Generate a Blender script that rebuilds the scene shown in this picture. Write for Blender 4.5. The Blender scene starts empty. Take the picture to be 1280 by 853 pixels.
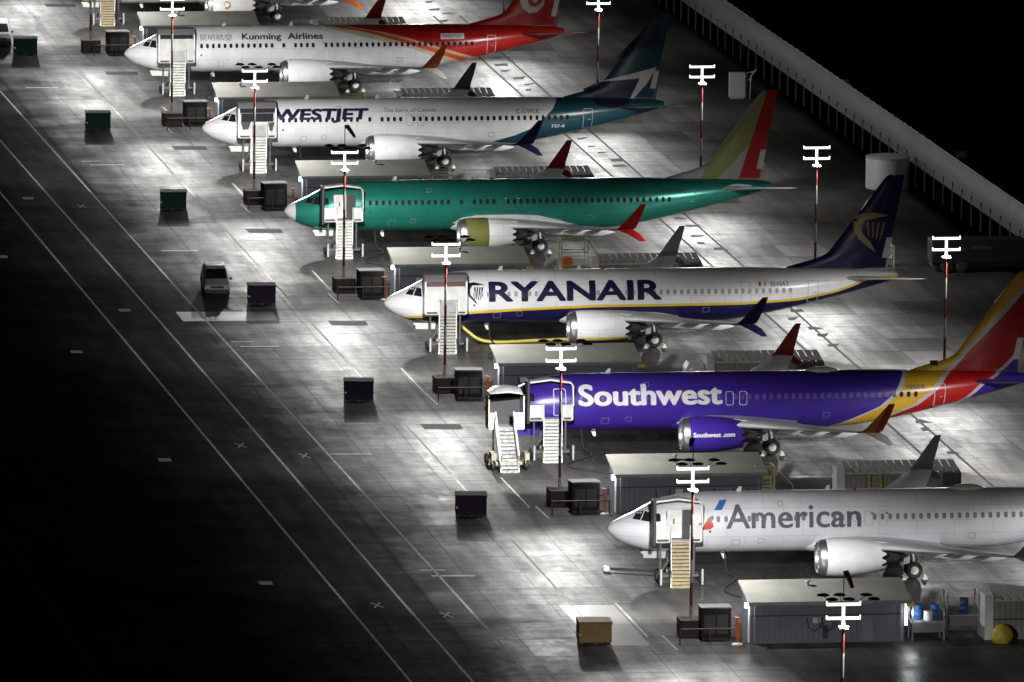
import bpy, bmesh, math, random
from mathutils import Vector, Matrix
random.seed(7)
PI = math.pi
SC = bpy.context.scene
COL = SC.collection

# ------------------------------------------------------------------ camera
cam = bpy.data.cameras.new("camera"); co = bpy.data.objects.new("camera", cam); COL.objects.link(co)
_C = Vector((-112.718, -782.473, 124.179))
_R = Vector((0.98816431, -0.15303642, 0.01054251)); _U = Vector((0.0133777, 0.15443671, 0.98791211)); _F = Vector((0.15281468, 0.97607846, -0.15465612))
co.matrix_world = Matrix(((_R.x, _U.x, -_F.x, _C.x), (_R.y, _U.y, -_F.y, _C.y), (_R.z, _U.z, -_F.z, _C.z), (0, 0, 0, 1)))
cam.sensor_width = 36; cam.lens = 384.58; cam.clip_start = 5; cam.clip_end = 6000
SC.camera = co

# ------------------------------------------------------------------ night sky (no sun), exposure
w = bpy.data.worlds.new("World"); SC.world = w; w.use_nodes = True
nt = w.node_tree; sky = nt.nodes.new("ShaderNodeTexSky"); sky.sky_type = 'NISHITA'; sky.sun_disc = False
sky.sun_elevation = math.radians(3); sky.sun_rotation = math.radians(200)
nt.links.new(sky.outputs[0], nt.nodes['Background'].inputs[0]); nt.nodes['Background'].inputs[1].default_value = 0.004
SC.view_settings.view_transform = 'Standard'; SC.view_settings.look = 'None'
SC.view_settings.exposure = 0.0; SC.view_settings.gamma = 1.0
P_NOSE_N, P_NOSE_S, P_TAIL_N, P_TAIL_S = 8800.0, 3500.0, 12500.0, 3900.0
P_DOWN = 2500.0      # flood lamp power per direction
LAMP_COL = (1.0, 0.985, 0.955)

# ------------------------------------------------------------------ materials
MATS = {}
def nodes_of(name):
    m = bpy.data.materials.new(name); m.use_nodes = True
    return m, m.node_tree, m.node_tree.nodes['Principled BSDF']
def mat(name, col, rough=0.5, metal=0.0, var=0.10, scale=1.5, bump=0.0, bscale=20, spec=0.5):
    if name in MATS: return MATS[name]
    m, t, b = nodes_of(name); N = t.nodes.new; L = t.links.new
    tc = N("ShaderNodeTexCoord"); no = N("ShaderNodeTexNoise"); no.inputs['Scale'].default_value = scale; no.inputs['Detail'].default_value = 6
    L(tc.outputs['Object'], no.inputs['Vector'])
    mr = N("ShaderNodeMapRange"); mr.inputs[1].default_value = 0.3; mr.inputs[2].default_value = 0.7
    mr.inputs[3].default_value = 1 - var; mr.inputs[4].default_value = 1 + var * 0.6
    L(no.outputs[0], mr.inputs[0])
    mx = N("ShaderNodeVectorMath"); mx.operation = 'SCALE'; mx.inputs[0].default_value = col
    L(mr.outputs[0], mx.inputs['Scale']); L(mx.outputs[0], b.inputs['Base Color'])
    r2 = N("ShaderNodeMapRange"); r2.inputs[3].default_value = max(0.03, rough - 0.08); r2.inputs[4].default_value = min(1, rough + 0.1)
    L(no.outputs[0], r2.inputs[0]); L(r2.outputs[0], b.inputs['Roughness'])
    b.inputs['Metallic'].default_value = metal; b.inputs['Specular IOR Level'].default_value = spec
    if bump:
        n2 = N("ShaderNodeTexNoise"); n2.inputs['Scale'].default_value = bscale; L(tc.outputs['Object'], n2.inputs['Vector'])
        bp = N("ShaderNodeBump"); bp.inputs['Strength'].default_value = bump; L(n2.outputs[0], bp.inputs['Height']); L(bp.outputs[0], b.inputs['Normal'])
    MATS[name] = m
    return m
def glow(name, col, s):
    m, t, b = nodes_of(name); b.inputs['Base Color'].default_value = (.8, .8, .8, 1)
    b.inputs['Emission Color'].default_value = (*col, 1); b.inputs['Emission Strength'].default_value = s
    m.cycles.emission_sampling = 'NONE'
    return m
def ribbed(name, col, axis, pitch, rough=0.5, var=0.12, depth=0.5):
    m = mat(name, col, rough, 0, var, .6); t = m.node_tree; N = t.nodes.new; L = t.links.new
    b = t.nodes['Principled BSDF']; tc = N("ShaderNodeTexCoord"); wv = N("ShaderNodeTexWave"); wv.bands_direction = axis
    wv.inputs['Scale'].default_value = 2 * PI / pitch / 20.0 * 1.0
    L(tc.outputs['Object'], wv.inputs['Vector']); bp = N("ShaderNodeBump"); bp.inputs['Strength'].default_value = depth; bp.inputs['Distance'].default_value = 0.05
    L(wv.outputs[1], bp.inputs['Height']); L(bp.outputs[0], b.inputs['Normal'])
    return m
def livery(name, base, xbands=(), zbands=(), rough=0.3, metal=0.0, zfirst=False):
    """paint scheme in the aircraft's own coordinates. xbands: [(curve[(z,x)..], colour)]: colour where x > curve(z).
    zbands: [(curve[(x,z)..], colour)]: colour where z < curve(x)."""
    m, t, b = nodes_of(name); N = t.nodes.new; L = t.links.new
    tc = N("ShaderNodeTexCoord"); sp = N("ShaderNodeSeparateXYZ"); L(tc.outputs['Object'], sp.inputs[0])
    no = N("ShaderNodeTexNoise"); no.inputs['Scale'].default_value = 0.7; no.inputs['Detail'].default_value = 8; L(tc.outputs['Object'], no.inputs['Vector'])
    rgb = N("ShaderNodeRGB"); rgb.outputs[0].default_value = (*base, 1); cur = rgb.outputs[0]
    def band(src, smax, dst, dmax, pts, col, less):
        nonlocal cur
        d = N("ShaderNodeMath"); d.operation = 'DIVIDE'; d.inputs[1].default_value = smax; L(src, d.inputs[0])
        fc = N("ShaderNodeFloatCurve"); c = fc.mapping.curves[0]
        pts = sorted(pts)
        pp = [(max(0, min(1, a / smax)), max(0, min(1, v / dmax))) for a, v in pts]
        if pp[0][0] > 0: pp.insert(0, (0, pp[0][1]))
        if pp[-1][0] < 1: pp.append((1, pp[-1][1]))
        c.points[0].location = pp[0]; c.points[1].location = pp[-1]
        for q in pp[1:-1]: c.points.new(*q)
        for q in c.points: q.handle_type = 'VECTOR'
        fc.mapping.update(); L(d.outputs[0], fc.inputs['Value'])
        mu = N("ShaderNodeMath"); mu.operation = 'MULTIPLY'; mu.inputs[1].default_value = dmax; L(fc.outputs[0], mu.inputs[0])
        cp = N("ShaderNodeMath"); cp.operation = 'LESS_THAN' if less else 'GREATER_THAN'; L(dst, cp.inputs[0]); L(mu.outputs[0], cp.inputs[1])
        mx = N("ShaderNodeMix"); mx.data_type = 'RGBA'; L(cp.outputs[0], mx.inputs[0]); L(cur, mx.inputs[6]); mx.inputs[7].default_value = (*col, 1)
        cur = mx.outputs[2]
    zz = [(p, c, 1) for p, c in zbands]; xx = [(p, c, 0) for p, c in xbands]
    for p, c, k in (zz + xx if zfirst else xx + zz):
        if k: band(sp.outputs[0], 45.0, sp.outputs[2], 13.0, p, c, True)
        else: band(sp.outputs[2], 13.0, sp.outputs[0], 45.0, p, c, False)
    # grime and skin panel seams
    br = N("ShaderNodeTexBrick"); br.inputs['Scale'].default_value = 1.0; br.inputs['Mortar Size'].default_value = 0.02; br.inputs['Brick Width'].default_value = 2.5; br.inputs['Row Height'].default_value = 0.9
    cx = N("ShaderNodeCombineXYZ"); L(sp.outputs[0], cx.inputs[0]); L(sp.outputs[2], cx.inputs[1]); L(cx.outputs[0], br.inputs['Vector'])
    mr = N("ShaderNodeMapRange"); mr.inputs[1].default_value = .3; mr.inputs[2].default_value = .75; mr.inputs[3].default_value = .86; mr.inputs[4].default_value = 1.03; L(no.outputs[0], mr.inputs[0])
    sm = N("ShaderNodeMath"); sm.operation = 'MULTIPLY_ADD'; sm.inputs[1].default_value = -.20; L(br.outputs['Fac'], sm.inputs[0]); L(mr.outputs[0], sm.inputs[2])
    sc = N("ShaderNodeVectorMath"); sc.operation = 'SCALE'; L(cur, sc.inputs[0]); L(sm.outputs[0], sc.inputs['Scale']); L(sc.outputs[0], b.inputs['Base Color'])
    r2 = N("ShaderNodeMapRange"); r2.inputs[3].default_value = rough - .03; r2.inputs[4].default_value = rough + .06; L(no.outputs[0], r2.inputs[0]); L(r2.outputs[0], b.inputs['Roughness'])
    b.inputs['Metallic'].default_value = metal
    return m

WHITE = (.78, .78, .79)
M_white = mat('white_paint', WHITE, .35)
M_offw = mat('offwhite_paint', (.62, .62, .58), .45)
M_grey = mat('grey_paint', (.34, .35, .37), .4)
M_wing = mat('wing_grey', (.60, .61, .62), .38, 0, .12, .8)
M_dark = mat('dark_metal', (.03, .03, .032), .5)
M_rubber = mat('rubber', (.014, .014, .015), .75)
M_steel = mat('steel', (.55, .55, .56), .33, .85)
M_lip = mat('polished_lip', (.72, .72, .72), .28, .95)
M_glass = mat('dark_glass', (.012, .014, .018), .12, 0, .1, 1, spec=.6)
M_win = mat('window_dark', (.014, .015, .02), .6, spec=.15)
M_wgrey = mat('window_shade', (.30, .31, .33), .5)
M_yellow = mat('yellow_paint', (.62, .48, .06), .5)
M_orange = mat('orange_plastic', (.70, .16, .03), .5)
M_red = mat('red_paint', (.38, .02, .015), .45)
M_tan = mat('tan_cover', (.30, .19, .055), .6, 0, .15, 2, .2)
M_bars = glow('lamp_bar_glow', (1.0, 1.0, .98), 2.2)
M_lampspot = glow('wall_lamp_glow', (1.0, 1.0, .98), 4.0)

# ------------------------------------------------------------------ mesh helper
class MB:
    def __init__(s): s.v = []; s.f = []; s.m = []
    def add(s, vs, fs, m=0):
        o = len(s.v); s.v += [tuple(p) for p in vs]; s.f += [tuple(i + o for i in f) for f in fs]; s.m += [m] * len(fs); return s
    def box(s, x0, x1, y0, y1, z0, z1, m=0):
        v = [(x, y, z) for z in (z0, z1) for y in (y0, y1) for x in (x0, x1)]
        return s.add(v, [(0, 1, 3, 2), (4, 6, 7, 5), (0, 4, 5, 1), (2, 3, 7, 6), (0, 2, 6, 4), (1, 5, 7, 3)], m)
    def bevbox(s, x0, x1, y0, y1, z0, z1, b=.04, m=0):
        bm = bmesh.new(); bmesh.ops.create_cube(bm, size=1)
        for v in bm.verts: v.co = Vector(((x0 + x1) / 2 + v.co.x * (x1 - x0), (y0 + y1) / 2 + v.co.y * (y1 - y0), (z0 + z1) / 2 + v.co.z * (z1 - z0)))
        bmesh.ops.bevel(bm, geom=bm.edges[:], offset=b, segments=2, affect='EDGES', profile=.5)
        bm.verts.index_update(); s.add([v.co[:] for v in bm.verts], [[v.index for v in f.verts] for f in bm.faces], m); bm.free(); return s
    def tube(s, pts, r, n=8, m=0, cap=True):
        pts = [Vector(p) for p in pts]; rings = []
        for i, p in enumerate(pts):
            d = (pts[min(i + 1, len(pts) - 1)] - pts[max(i - 1, 0)]).normalized()
            u = d.cross(Vector((0, 0, 1)));
            if u.length < .05: u = d.cross(Vector((0, 1, 0)))
            u.normalize(); q = d.cross(u); rr = r[i] if isinstance(r, (list, tuple)) else r
            rings.append([p + (u * math.cos(2 * PI * k / n) + q * math.sin(2 * PI * k / n)) * rr for k in range(n)])
        return s.loft(rings, cap, cap, m)
    def loft(s, rings, c0=True, c1=True, m=0):
        n = len(rings[0]); vs = [p for r in rings for p in r]; fs = []
        for i in range(len(rings) - 1):
            for k in range(n):
                fs.append((i * n + k, i * n + (k + 1) % n, (i + 1) * n + (k + 1) % n, (i + 1) * n + k))
        if c0: fs.append(tuple(range(n)))
        if c1: fs.append(tuple((len(rings) - 1) * n + k for k in range(n)))
        return s.add(vs, fs, m)
    def lathe(s, prof, c=(0, 0, 0), axis='x', n=32, m=0, c0=False, c1=False):
        rings = []
        for a, r in prof:
            ring = []
            for k in range(n):
                t = 2 * PI * k / n; p, q = r * math.cos(t), r * math.sin(t)
                ring.append({'x': (c[0] + a, c[1] + p, c[2] + q), 'y': (c[0] + p, c[1] + a, c[2] + q), 'z': (c[0] + p, c[1] + q, c[2] + a)}[axis])
            rings.append(ring)
        return s.loft(rings, c0, c1, m)
    def prism(s, poly, axis, a, b, m=0):
        def pt(p, t): return {'x': (t, p[0], p[1]), 'y': (p[0], t, p[1]), 'z': (p[0], p[1], t)}[axis]
        n = len(poly); vs = [pt(p, a) for p in poly] + [pt(p, b) for p in poly]
        return s.add(vs, [tuple(range(n)), tuple(range(n, 2 * n))] + [(i, (i + 1) % n, n + (i + 1) % n, n + i) for i in range(n)], m)
    def build(s, name, mats, parent=None, smooth=35, loc=None, rot=None, fixn=True):
        me = bpy.data.meshes.new(name); bm = bmesh.new()
        vv = [bm.verts.new(p) for p in s.v]
        for f, mi in zip(s.f, s.m):
            try:
                fa = bm.faces.new([vv[i] for i in f]); fa.material_index = mi; fa.smooth = bool(smooth)
            except ValueError: pass
        if fixn: bmesh.ops.recalc_face_normals(bm, faces=bm.faces[:])
        bm.to_mesh(me); bm.free()
        if not isinstance(mats, (list, tuple)): mats = [mats]
        for q in mats: me.materials.append(q)
        if smooth: me.set_sharp_from_angle(angle=math.radians(smooth))
        o = bpy.data.objects.new(name, me); COL.objects.link(o)
        if parent: o.parent = parent
        if loc: o.location = loc
        if rot: o.rotation_euler = rot
        return o
def thing(name, label, cat, loc=(0, 0, 0), rz=0, group=None):
    o = bpy.data.objects.new(name, None); COL.objects.link(o); o.empty_display_size = .5
    o.location = loc; o.rotation_euler = (0, 0, rz); o['label'] = label; o['category'] = cat
    if group: o['group'] = group
    return o
def tag(o, label, cat, group=None):
    o['label'] = label; o['category'] = cat
    if group: o['group'] = group
    return o
def struct(o): o['kind'] = 'structure'; return o
KIDS = {}
def copy_tree(o, parent=None):
    c = o.copy(); COL.objects.link(c)
    if parent: c.parent = parent
    for ch in list(o.children): copy_tree(ch, c)
    return c

# ------------------------------------------------------------------ ground
def ground_material():
    m, t, b = nodes_of('wet_concrete_apron'); N = t.nodes.new; L = t.links.new
    tc = N("ShaderNodeTexCoord"); sp = N("ShaderNodeSeparateXYZ"); L(tc.outputs['Object'], sp.inputs[0])
    def math_(op, a, bb=None, c=None):
        n = N("ShaderNodeMath"); n.operation = op
        for i, q in enumerate((a, bb, c)):
            if q is None: continue
            if isinstance(q, (int, float)): n.inputs[i].default_value = q
            else: L(q, n.inputs[i])
        return n.outputs[0]
    def noise(scale, detail, sx=1, sy=1, rough=.55):
        mp = N("ShaderNodeMapping"); mp.inputs['Scale'].default_value = (sx, sy, 1); L(tc.outputs['Object'], mp.inputs[0])
        n = N("ShaderNodeTexNoise"); n.inputs['Scale'].default_value = scale; n.inputs['Detail'].default_value = detail; n.inputs['Roughness'].default_value = rough
        L(mp.outputs[0], n.inputs['Vector']); return n.outputs[0]
    def rng(v, a, bq, c, d):
        n = N("ShaderNodeMapRange"); n.inputs[1].default_value = a; n.inputs[2].default_value = bq; n.inputs[3].default_value = c; n.inputs[4].default_value = d; L(v, n.inputs[0]); return n.outputs[0]
    PX, PY = 3.8, 5.9
    xs = math_('DIVIDE', math_('ADD', sp.outputs[0], .35), PX); ys = math_('DIVIDE', sp.outputs[1], PY)
    fx = math_('FLOOR', xs); fy = math_('FLOOR', ys)
    cv = N("ShaderNodeCombineXYZ"); L(fx, cv.inputs[0]); L(fy, cv.inputs[1])
    wn = N("ShaderNodeTexWhiteNoise"); wn.noise_dimensions = '2D'; L(cv.outputs[0], wn.inputs[0])
    def joint(s, p, wdt):
        fr = math_('FRACT', s); d = math_('MINIMUM', fr, math_('SUBTRACT', 1.0, fr)); return math_('LESS_THAN', math_('MULTIPLY', d, p), wdt)
    jx = joint(xs, PX, .05); jy = joint(ys, PY, .14)
    j = math_('MAXIMUM', jx, jy)
    big = noise(.05, 5); mid = noise(.35, 6, 1, .35); fine = noise(3.0, 6); streak = noise(.5, 5, 1.6, .10)
    xstr = noise(.6, 5, .12, 1.0)
    # albedo
    slab = rng(wn.outputs[0], 0, 1, .84, 1.14)
    a = math_('MULTIPLY', slab, rng(mid, .3, .7, .72, 1.2))
    a = math_('MULTIPLY', a, rng(streak, .35, .7, .85, 1.12))
    a = math_('MULTIPLY', a, rng(fine, .2, .8, .9, 1.1))
    a = math_('MULTIPLY', a, math_('SUBTRACT', 1.0, math_('MULTIPLY', j, .2)))
    # taxi lane asphalt west of the concrete, dark ground beyond the fence, its colour blackened further to read as unlit
    lane = rng(sp.outputs[0], -11.6, -11.4, .0, 1.0)
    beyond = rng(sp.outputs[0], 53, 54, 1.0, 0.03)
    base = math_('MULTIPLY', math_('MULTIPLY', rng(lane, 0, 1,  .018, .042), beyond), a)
    oil = rng(noise(.13, 4, 1, .5), .60, .72, 1.0, .62)
    base = math_('MULTIPLY', base, oil)
    col = N("ShaderNodeCombineXYZ"); L(base, col.inputs[0]); L(math_('MULTIPLY', base, .985), col.inputs[1]); L(math_('MULTIPLY', base, .95), col.inputs[2])
    L(col.outputs[0], b.inputs['Base Color'])
    xe = math_('ADD', sp.outputs[0], rng(noise(.12, 4), .3, .7, -4.5, 4.5))           # ragged edge of the wet area under the aircraft
    pool = math_('MULTIPLY', rng(xe, 3.0, 7.0, 0, 1), rng(xe, 15.0, 21.0, 1, 0))
    grit = noise(1.4, 9, 1, .45, .8); smear = noise(.9, 6, .22, 1.1, .7)
    ro = math_('ADD', .56, math_('MULTIPLY', math_('SUBTRACT', wn.outputs[0], .5), .14))
    ro = math_('ADD', ro, rng(mid, .3, .7, .05, -.05)); ro = math_('ADD', ro, rng(grit, .3, .7, .06, -.06))
    ro = math_('SUBTRACT', ro, math_('MULTIPLY', pool, rng(mid, .25, .75, .16, .32)))
    L(ro, b.inputs['Roughness']); b.inputs['Specular IOR Level'].default_value = .5
    # how much of the surface carries a water film (the taxi lane asphalt is nearly dry and matt)
    xw = math_('ADD', sp.outputs[0], rng(noise(.2, 5), .3, .7, -2.0, 2.0))
    film = math_('MULTIPLY', rng(xw, -25, -11.5, .0, .15), 1.0); film = math_('ADD', film, rng(xw, -11.5, -4.0, 0, .74))
    film = math_('MULTIPLY', film, rng(sp.outputs[0], 37, 50, 1, .04))
    film = math_('MULTIPLY', film, rng(wn.outputs[0], 0, 1, .72, 1.18))
    film = math_('MULTIPLY', film, rng(smear, .32, .62, .74, 1.12))
    film = math_('MULTIPLY', film, rng(grit, .3, .7, .80, 1.15))
    film = math_('MULTIPLY', film, rng(streak, .35, .6, .75, 1.08))
    film = math_('MULTIPLY', film, rng(noise(.16, 5, .8, .35), .36, .44, .72, 1.0))
    film = math_('MULTIPLY', film, math_('SUBTRACT', 1.0, math_('MULTIPLY', j, rng(mid, .3, .7, .08, .5))))
    cl = N("ShaderNodeClamp"); L(film, cl.inputs[0])
    df = N("ShaderNodeBsdfDiffuse"); L(col.outputs[0], df.inputs['Color']); ms = N("ShaderNodeMixShader")
    L(cl.outputs[0], ms.inputs[0]); L(df.outputs[0], ms.inputs[1]); L(b.outputs[0], ms.inputs[2]); L(ms.outputs[0], t.nodes['Material Output'].inputs['Surface'])
    bp = N("ShaderNodeBump"); bp.inputs['Strength'].default_value = .25; bp.inputs['Distance'].default_value = .015
    L(math_('ADD', grit, math_('MULTIPLY', xstr, 1.5)), bp.inputs['Height']); L(bp.outputs[0], b.inputs['Normal'])
    return m
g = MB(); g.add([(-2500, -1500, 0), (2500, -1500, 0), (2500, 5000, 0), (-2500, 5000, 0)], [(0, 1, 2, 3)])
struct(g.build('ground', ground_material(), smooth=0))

ML = mat('worn_white_marking', (.26, .26, .25), .7, 0, .45, .9, spec=.07)
MLd = mat('worn_yellow_marking', (.05, .04, .015), .8, 0, .45, .9, spec=0)
MLw = mat('bright_white_marking', (.26, .26, .25), .6, 0, .5, 1.2, spec=.3)
M_newslab = mat('pale_new_concrete', (.09, .09, .085), .5, 0, .15, .5)
M_wetpatch = mat('dark_wet_patch', (.02, .02, .018), .8, 0, .3, .7, spec=.12)
def sheet(polys, z): 
    b = MB()
    for p in polys: b.add([(x, y, z) for x, y in p], [tuple(range(len(p)))])
    return b
def strip(pts, wd):
    out = []
    for (x0, y0), (x1, y1) in zip(pts, pts[1:]):
        d = Vector((x1 - x0, y1 - y0)); n = Vector((-d.y, d.x)).normalized() * wd / 2
        out.append([(x0 + n.x, y0 + n.y), (x1 + n.x, y1 + n.y), (x1 - n.x, y1 - n.y), (x0 - n.x, y0 - n.y)])
    return out
lines = strip([(-13.2, 190), (-12.61, 141.8), (-11.17, 13.2), (-9.93, -78.7), (-9.0, -150)], .17)
lines += strip([(-16.5, 160), (-15.92, 111.2), (-14.65, 13.6), (-13.43, -103), (-12.8, -150)], .17)
lines += strip([(-19.6, 120), (-19.18, 81), (-18.43, 13.9), (-16.88, -126.8), (-16.6, -160)], .17)
struct(sheet(lines, .004).build('taxi_lane_lines', ML, smooth=0))
struct(sheet(strip([(-36.3, -40), (-35.4, -160)], .22), .004).build('taxi_centreline', MLd, smooth=0))
mk = []
for k in range(-3, 5):
    y = 47.8 * k + .5
    mk += [[(-10.2, y - .25), (-7.4, y - .45), (-7.4, y - .05), (-10.2, y + .15)]]
    if k % 2 == 0: mk += [[(-10.6, y + 2.0), (-9.0, y + 1.9), (-9.0, y + 2.2), (-10.6, y + 2.3)]]
for y0 in (-118, -70, -22.5, 25, 72.5, 119):
    mk += strip([(.05, y0 + 12), (.12, y0)], .13)
    mk += strip([(.63 - .01 * (y0 + 70), y0 + .5), (.75 - .01 * (y0 + 70), y0 - 4.5)], .13)
struct(sheet(mk, .004).build('stand_marks', MLw, smooth=0))
lead = []
for y0 in (-118, -70, -22.5, 25, 72.5, 119):
    xx = -3.0 - .006 * (y0 + 70)
    lead += strip([(xx - .25, y0 + 36), (xx, y0 - 10)], .16)
struct(sheet(lead, .004).build('stand_safety_line', ML, smooth=0))
# taped cross marks and blank studs on the taxi lane
cr = []
for x, y in ((-15.86, -43.2), (-12.05, -47.9), (-15.19, -105.3), (-13.56, 72.6), (-11.31, -109.1)):
    for sgn in (1, -1):
        cr += strip([(x - .3, y - .9 * sgn), (x + .3, y + .9 * sgn)], .13)
for x, y in ((-22.43, -1), (-21.82, -48.7), (-21.2, -96.7), (-17.3, 77.4), (-16.6, 18.4), (-22.8, 46.1)):
    cr.append([(x - .45, y - .6), (x + .4, y - .7), (x + .45, y + .6), (x - .4, y + .7)])
struct(sheet(cr, .0042).build('taxi_lane_cross_marks', ML, smooth=0))
slabs = [[(-12.9, 12.7), (-5.9, 12.5), (-5.7, 16.8), (-12.9, 17.3)], [(-3.65, -120.5), (-.2, -120.8), (-.2, -106.6), (-3.65, -106.3)]]
struct(sheet(slabs, .003).build('pale_repair_slabs', M_newslab, smooth=0))
pt = []
for k in range(-1, 5):
    y = 47.3 * k - 47.3
    pt.append([(-2.2, y + 57), (.5, y + 56.7), (.6, y + 59), (-2.2, y + 59.4)])
    pt.append([(34.6, y + 70.5), (39.2, y + 70), (39.6, y + 76), (35.0, y + 76.4)])
    for q in range(6):
        xx = 32.3 + random.uniform(-.4, .8); yy = y + 44 + q * 4.2 + random.uniform(-1, 1)
        pt.append([(xx, yy), (xx + random.uniform(.4, 1.3), yy + .1), (xx + random.uniform(.6, 1.4), yy + random.uniform(.9, 2.2)), (xx + .1, yy + random.uniform(.8, 1.6))])
struct(sheet(pt, .003).build('wet_patches', M_wetpatch, smooth=0))
tr = []
for xx in (31.2, 33.6):
    tr += strip([(xx + .8, 190), (xx, 60), (xx - .9, -80)], .22)
struct(sheet(tr, .0035).build('tyre_tracks', M_wetpatch, smooth=0))

# ------------------------------------------------------------------ aircraft
FUS = [(0, 3.10, 2.96, .07), (.12, 3.30, 2.76, .27), (.4, 3.52, 2.50, .50), (.8, 3.74, 2.22, .76), (1.3, 3.96, 1.98, 1.02), (1.9, 4.24, 1.78, 1.24),
       (2.4, 4.52, 1.66, 1.39), (2.9, 4.78, 1.58, 1.52), (3.6, 5.02, 1.51, 1.66), (4.5, 5.20, 1.46, 1.78), (5.5, 5.31, 1.43, 1.85), (6.6, 5.36, 1.42, 1.88),
       (9, 5.37, 1.42, 1.88), (12, 5.37, 1.42, 1.88), (16, 5.37, 1.42, 1.88), (20, 5.37, 1.42, 1.88), (24, 5.37, 1.43, 1.88), (25.5, 5.37, 1.50, 1.87), (27, 5.36, 1.70, 1.85),
       (28.5, 5.35, 1.98, 1.79), (30, 5.33, 2.30, 1.70), (31.5, 5.31, 2.64, 1.56), (33, 5.28, 3.00, 1.37), (34.5, 5.23, 3.38, 1.13), (35.8, 5.17, 3.72, .87), (37, 5.08, 4.05, .60), (37.8, 4.97, 4.30, .38), (38.2, 4.86, 4.45, .20)]
def fsec(x):
    for a, b in zip(FUS, FUS[1:]):
        if a[0] <= x <= b[0]:
            t = (x - a[0]) / (b[0] - a[0]); return [a[i] + (b[i] - a[i]) * t for i in (1, 2, 3)]
    return list(FUS[-1][1:]) if x > 38 else list(FUS[0][1:])
def fus_y(x, z):
    top, bot, hw = fsec(x); zc, h = (top + bot) / 2, (top - bot) / 2
    q = max(-.995, min(.995, (z - zc) / h)); return -hw * math.sqrt(1 - q * q)
def finLE(z):
    T = [(5.1, 29.4), (5.36, 29.9), (5.6, 30.8), (5.9, 31.9), (6.2, 32.75), (6.5, 33.1), (12.1, 37.35)]
    for a, b in zip(T, T[1:]):
        if z <= b[0]: return a[1] + (b[1] - a[1]) * max(0, (z - a[0])) / (b[0] - a[0])
    return T[-1][1]
def finTE(z): return 37.25 + (z - 5.0) * .197
def finH(z): return 35.55 + (z - 5.0) * .317
def af(t): t = max(0, min(1, t)); return 5 * (.2969 * math.sqrt(t) - .126 * t - .3516 * t * t + .2843 * t ** 3 - .1036 * t ** 4)
def fin_t(x, z):
    le = max(finLE(z), 32.2 + (z - 5.1) * .3 if z < 6.4 else finLE(z)); le = finLE(z); te = finTE(z)
    tm = .30 - .022 * (z - 5)
    return max(.012, 2 * af((x - le) / (te - le)) * tm)
def fin_y(x, z): return -fin_t(x, z)
def decal(polys, surf, off=.008, dz=.14, dx=None):
    """flat (x,z) polygons laid on a curved side surface"""
    b = MB()
    for poly in polys:
        bm = bmesh.new(); vs = [bm.verts.new((x, 0, z)) for x, z in poly]
        try: bm.faces.new(vs)
        except ValueError: bm.free(); continue
        bm.normal_update(); bmesh.ops.triangulate(bm, faces=bm.faces[:])
        _cut(bm, dz, dx); bm.verts.index_update()
        b.add([(v.co.x, surf(v.co.x, v.co.z) - off, v.co.z) for v in bm.verts], [[v.index for v in f.verts] for f in bm.faces]); bm.free()
    return b
def _cut(bm, dz, dx):
    zs = [v.co.z for v in bm.verts]; z = math.floor(min(zs) / dz) * dz + dz
    while z < max(zs):
        bmesh.ops.bisect_plane(bm, geom=bm.verts[:] + bm.edges[:] + bm.faces[:], plane_co=(0, 0, z), plane_no=(0, 0, 1)); z += dz
    if dx:
        xs = [v.co.x for v in bm.verts]; x = math.floor(min(xs) / dx) * dx + dx
        while x < max(xs):
            bmesh.ops.bisect_plane(bm, geom=bm.verts[:] + bm.edges[:] + bm.faces[:], plane_co=(x, 0, 0), plane_no=(1, 0, 0)); x += dx
def lettering(txt, x0, x1, z0, z1, surf, bold=0.0, shear=0.0, off=.010, space=1.0, slope=0.0):
    cu = bpy.data.curves.new('txt', 'FONT'); cu.body = txt; cu.fill_mode = 'FRONT'; cu.resolution_u = 4; cu.space_character = space; cu.shear = shear
    ob = bpy.data.objects.new('txt', cu); COL.objects.link(ob)
    dg = bpy.context.evaluated_depsgraph_get(); dg.update()
    me = bpy.data.meshes.new_from_object(ob.evaluated_get(dg)); bm = bmesh.new(); bm.from_mesh(me)
    bpy.data.objects.remove(ob); bpy.data.meshes.remove(me)
    ax0 = min(v.co.x for v in bm.verts); ax1 = max(v.co.x for v in bm.verts); ay0 = min(v.co.y for v in bm.verts); ay1 = max(v.co.y for v in bm.verts)
    for v in bm.verts:
        tx = (v.co.x - ax0) / (ax1 - ax0)
        v.co = Vector((x0 + tx * (x1 - x0), 0, z0 + (v.co.y - ay0) / (ay1 - ay0) * (z1 - z0) + slope * tx))
    _cut(bm, .13, None); bm.verts.index_update(); b = MB()
    sh = [(0, 0)] if not bold else [(0, 0), (bold, 0), (-bold, 0), (0, bold * .6), (0, -bold * .6), (bold * .7, bold * .45), (-bold * .7, -bold * .45), (bold * .7, -bold * .45), (-bold * .7, bold * .45)]
    for k, (dx, dz) in enumerate(sh):
        b.add([(v.co.x + dx, surf(v.co.x + dx, v.co.z + dz) - off - .0015 * k, v.co.z + dz) for v in bm.verts], [[v.index for v in f.verts] for f in bm.faces])
    bm.free(); return b
def rrect(x0, x1, z0, z1, r, n=4):
    out = []
    for cx, cz, a0 in ((x1 - r, z1 - r, 0), (x0 + r, z1 - r, 90), (x0 + r, z0 + r, 180), (x1 - r, z0 + r, 270)):
        for k in range(n + 1):
            a = math.radians(a0 + 90 * k / n); out.append((cx + r * math.cos(a), cz + r * math.sin(a)))
    return out
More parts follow.
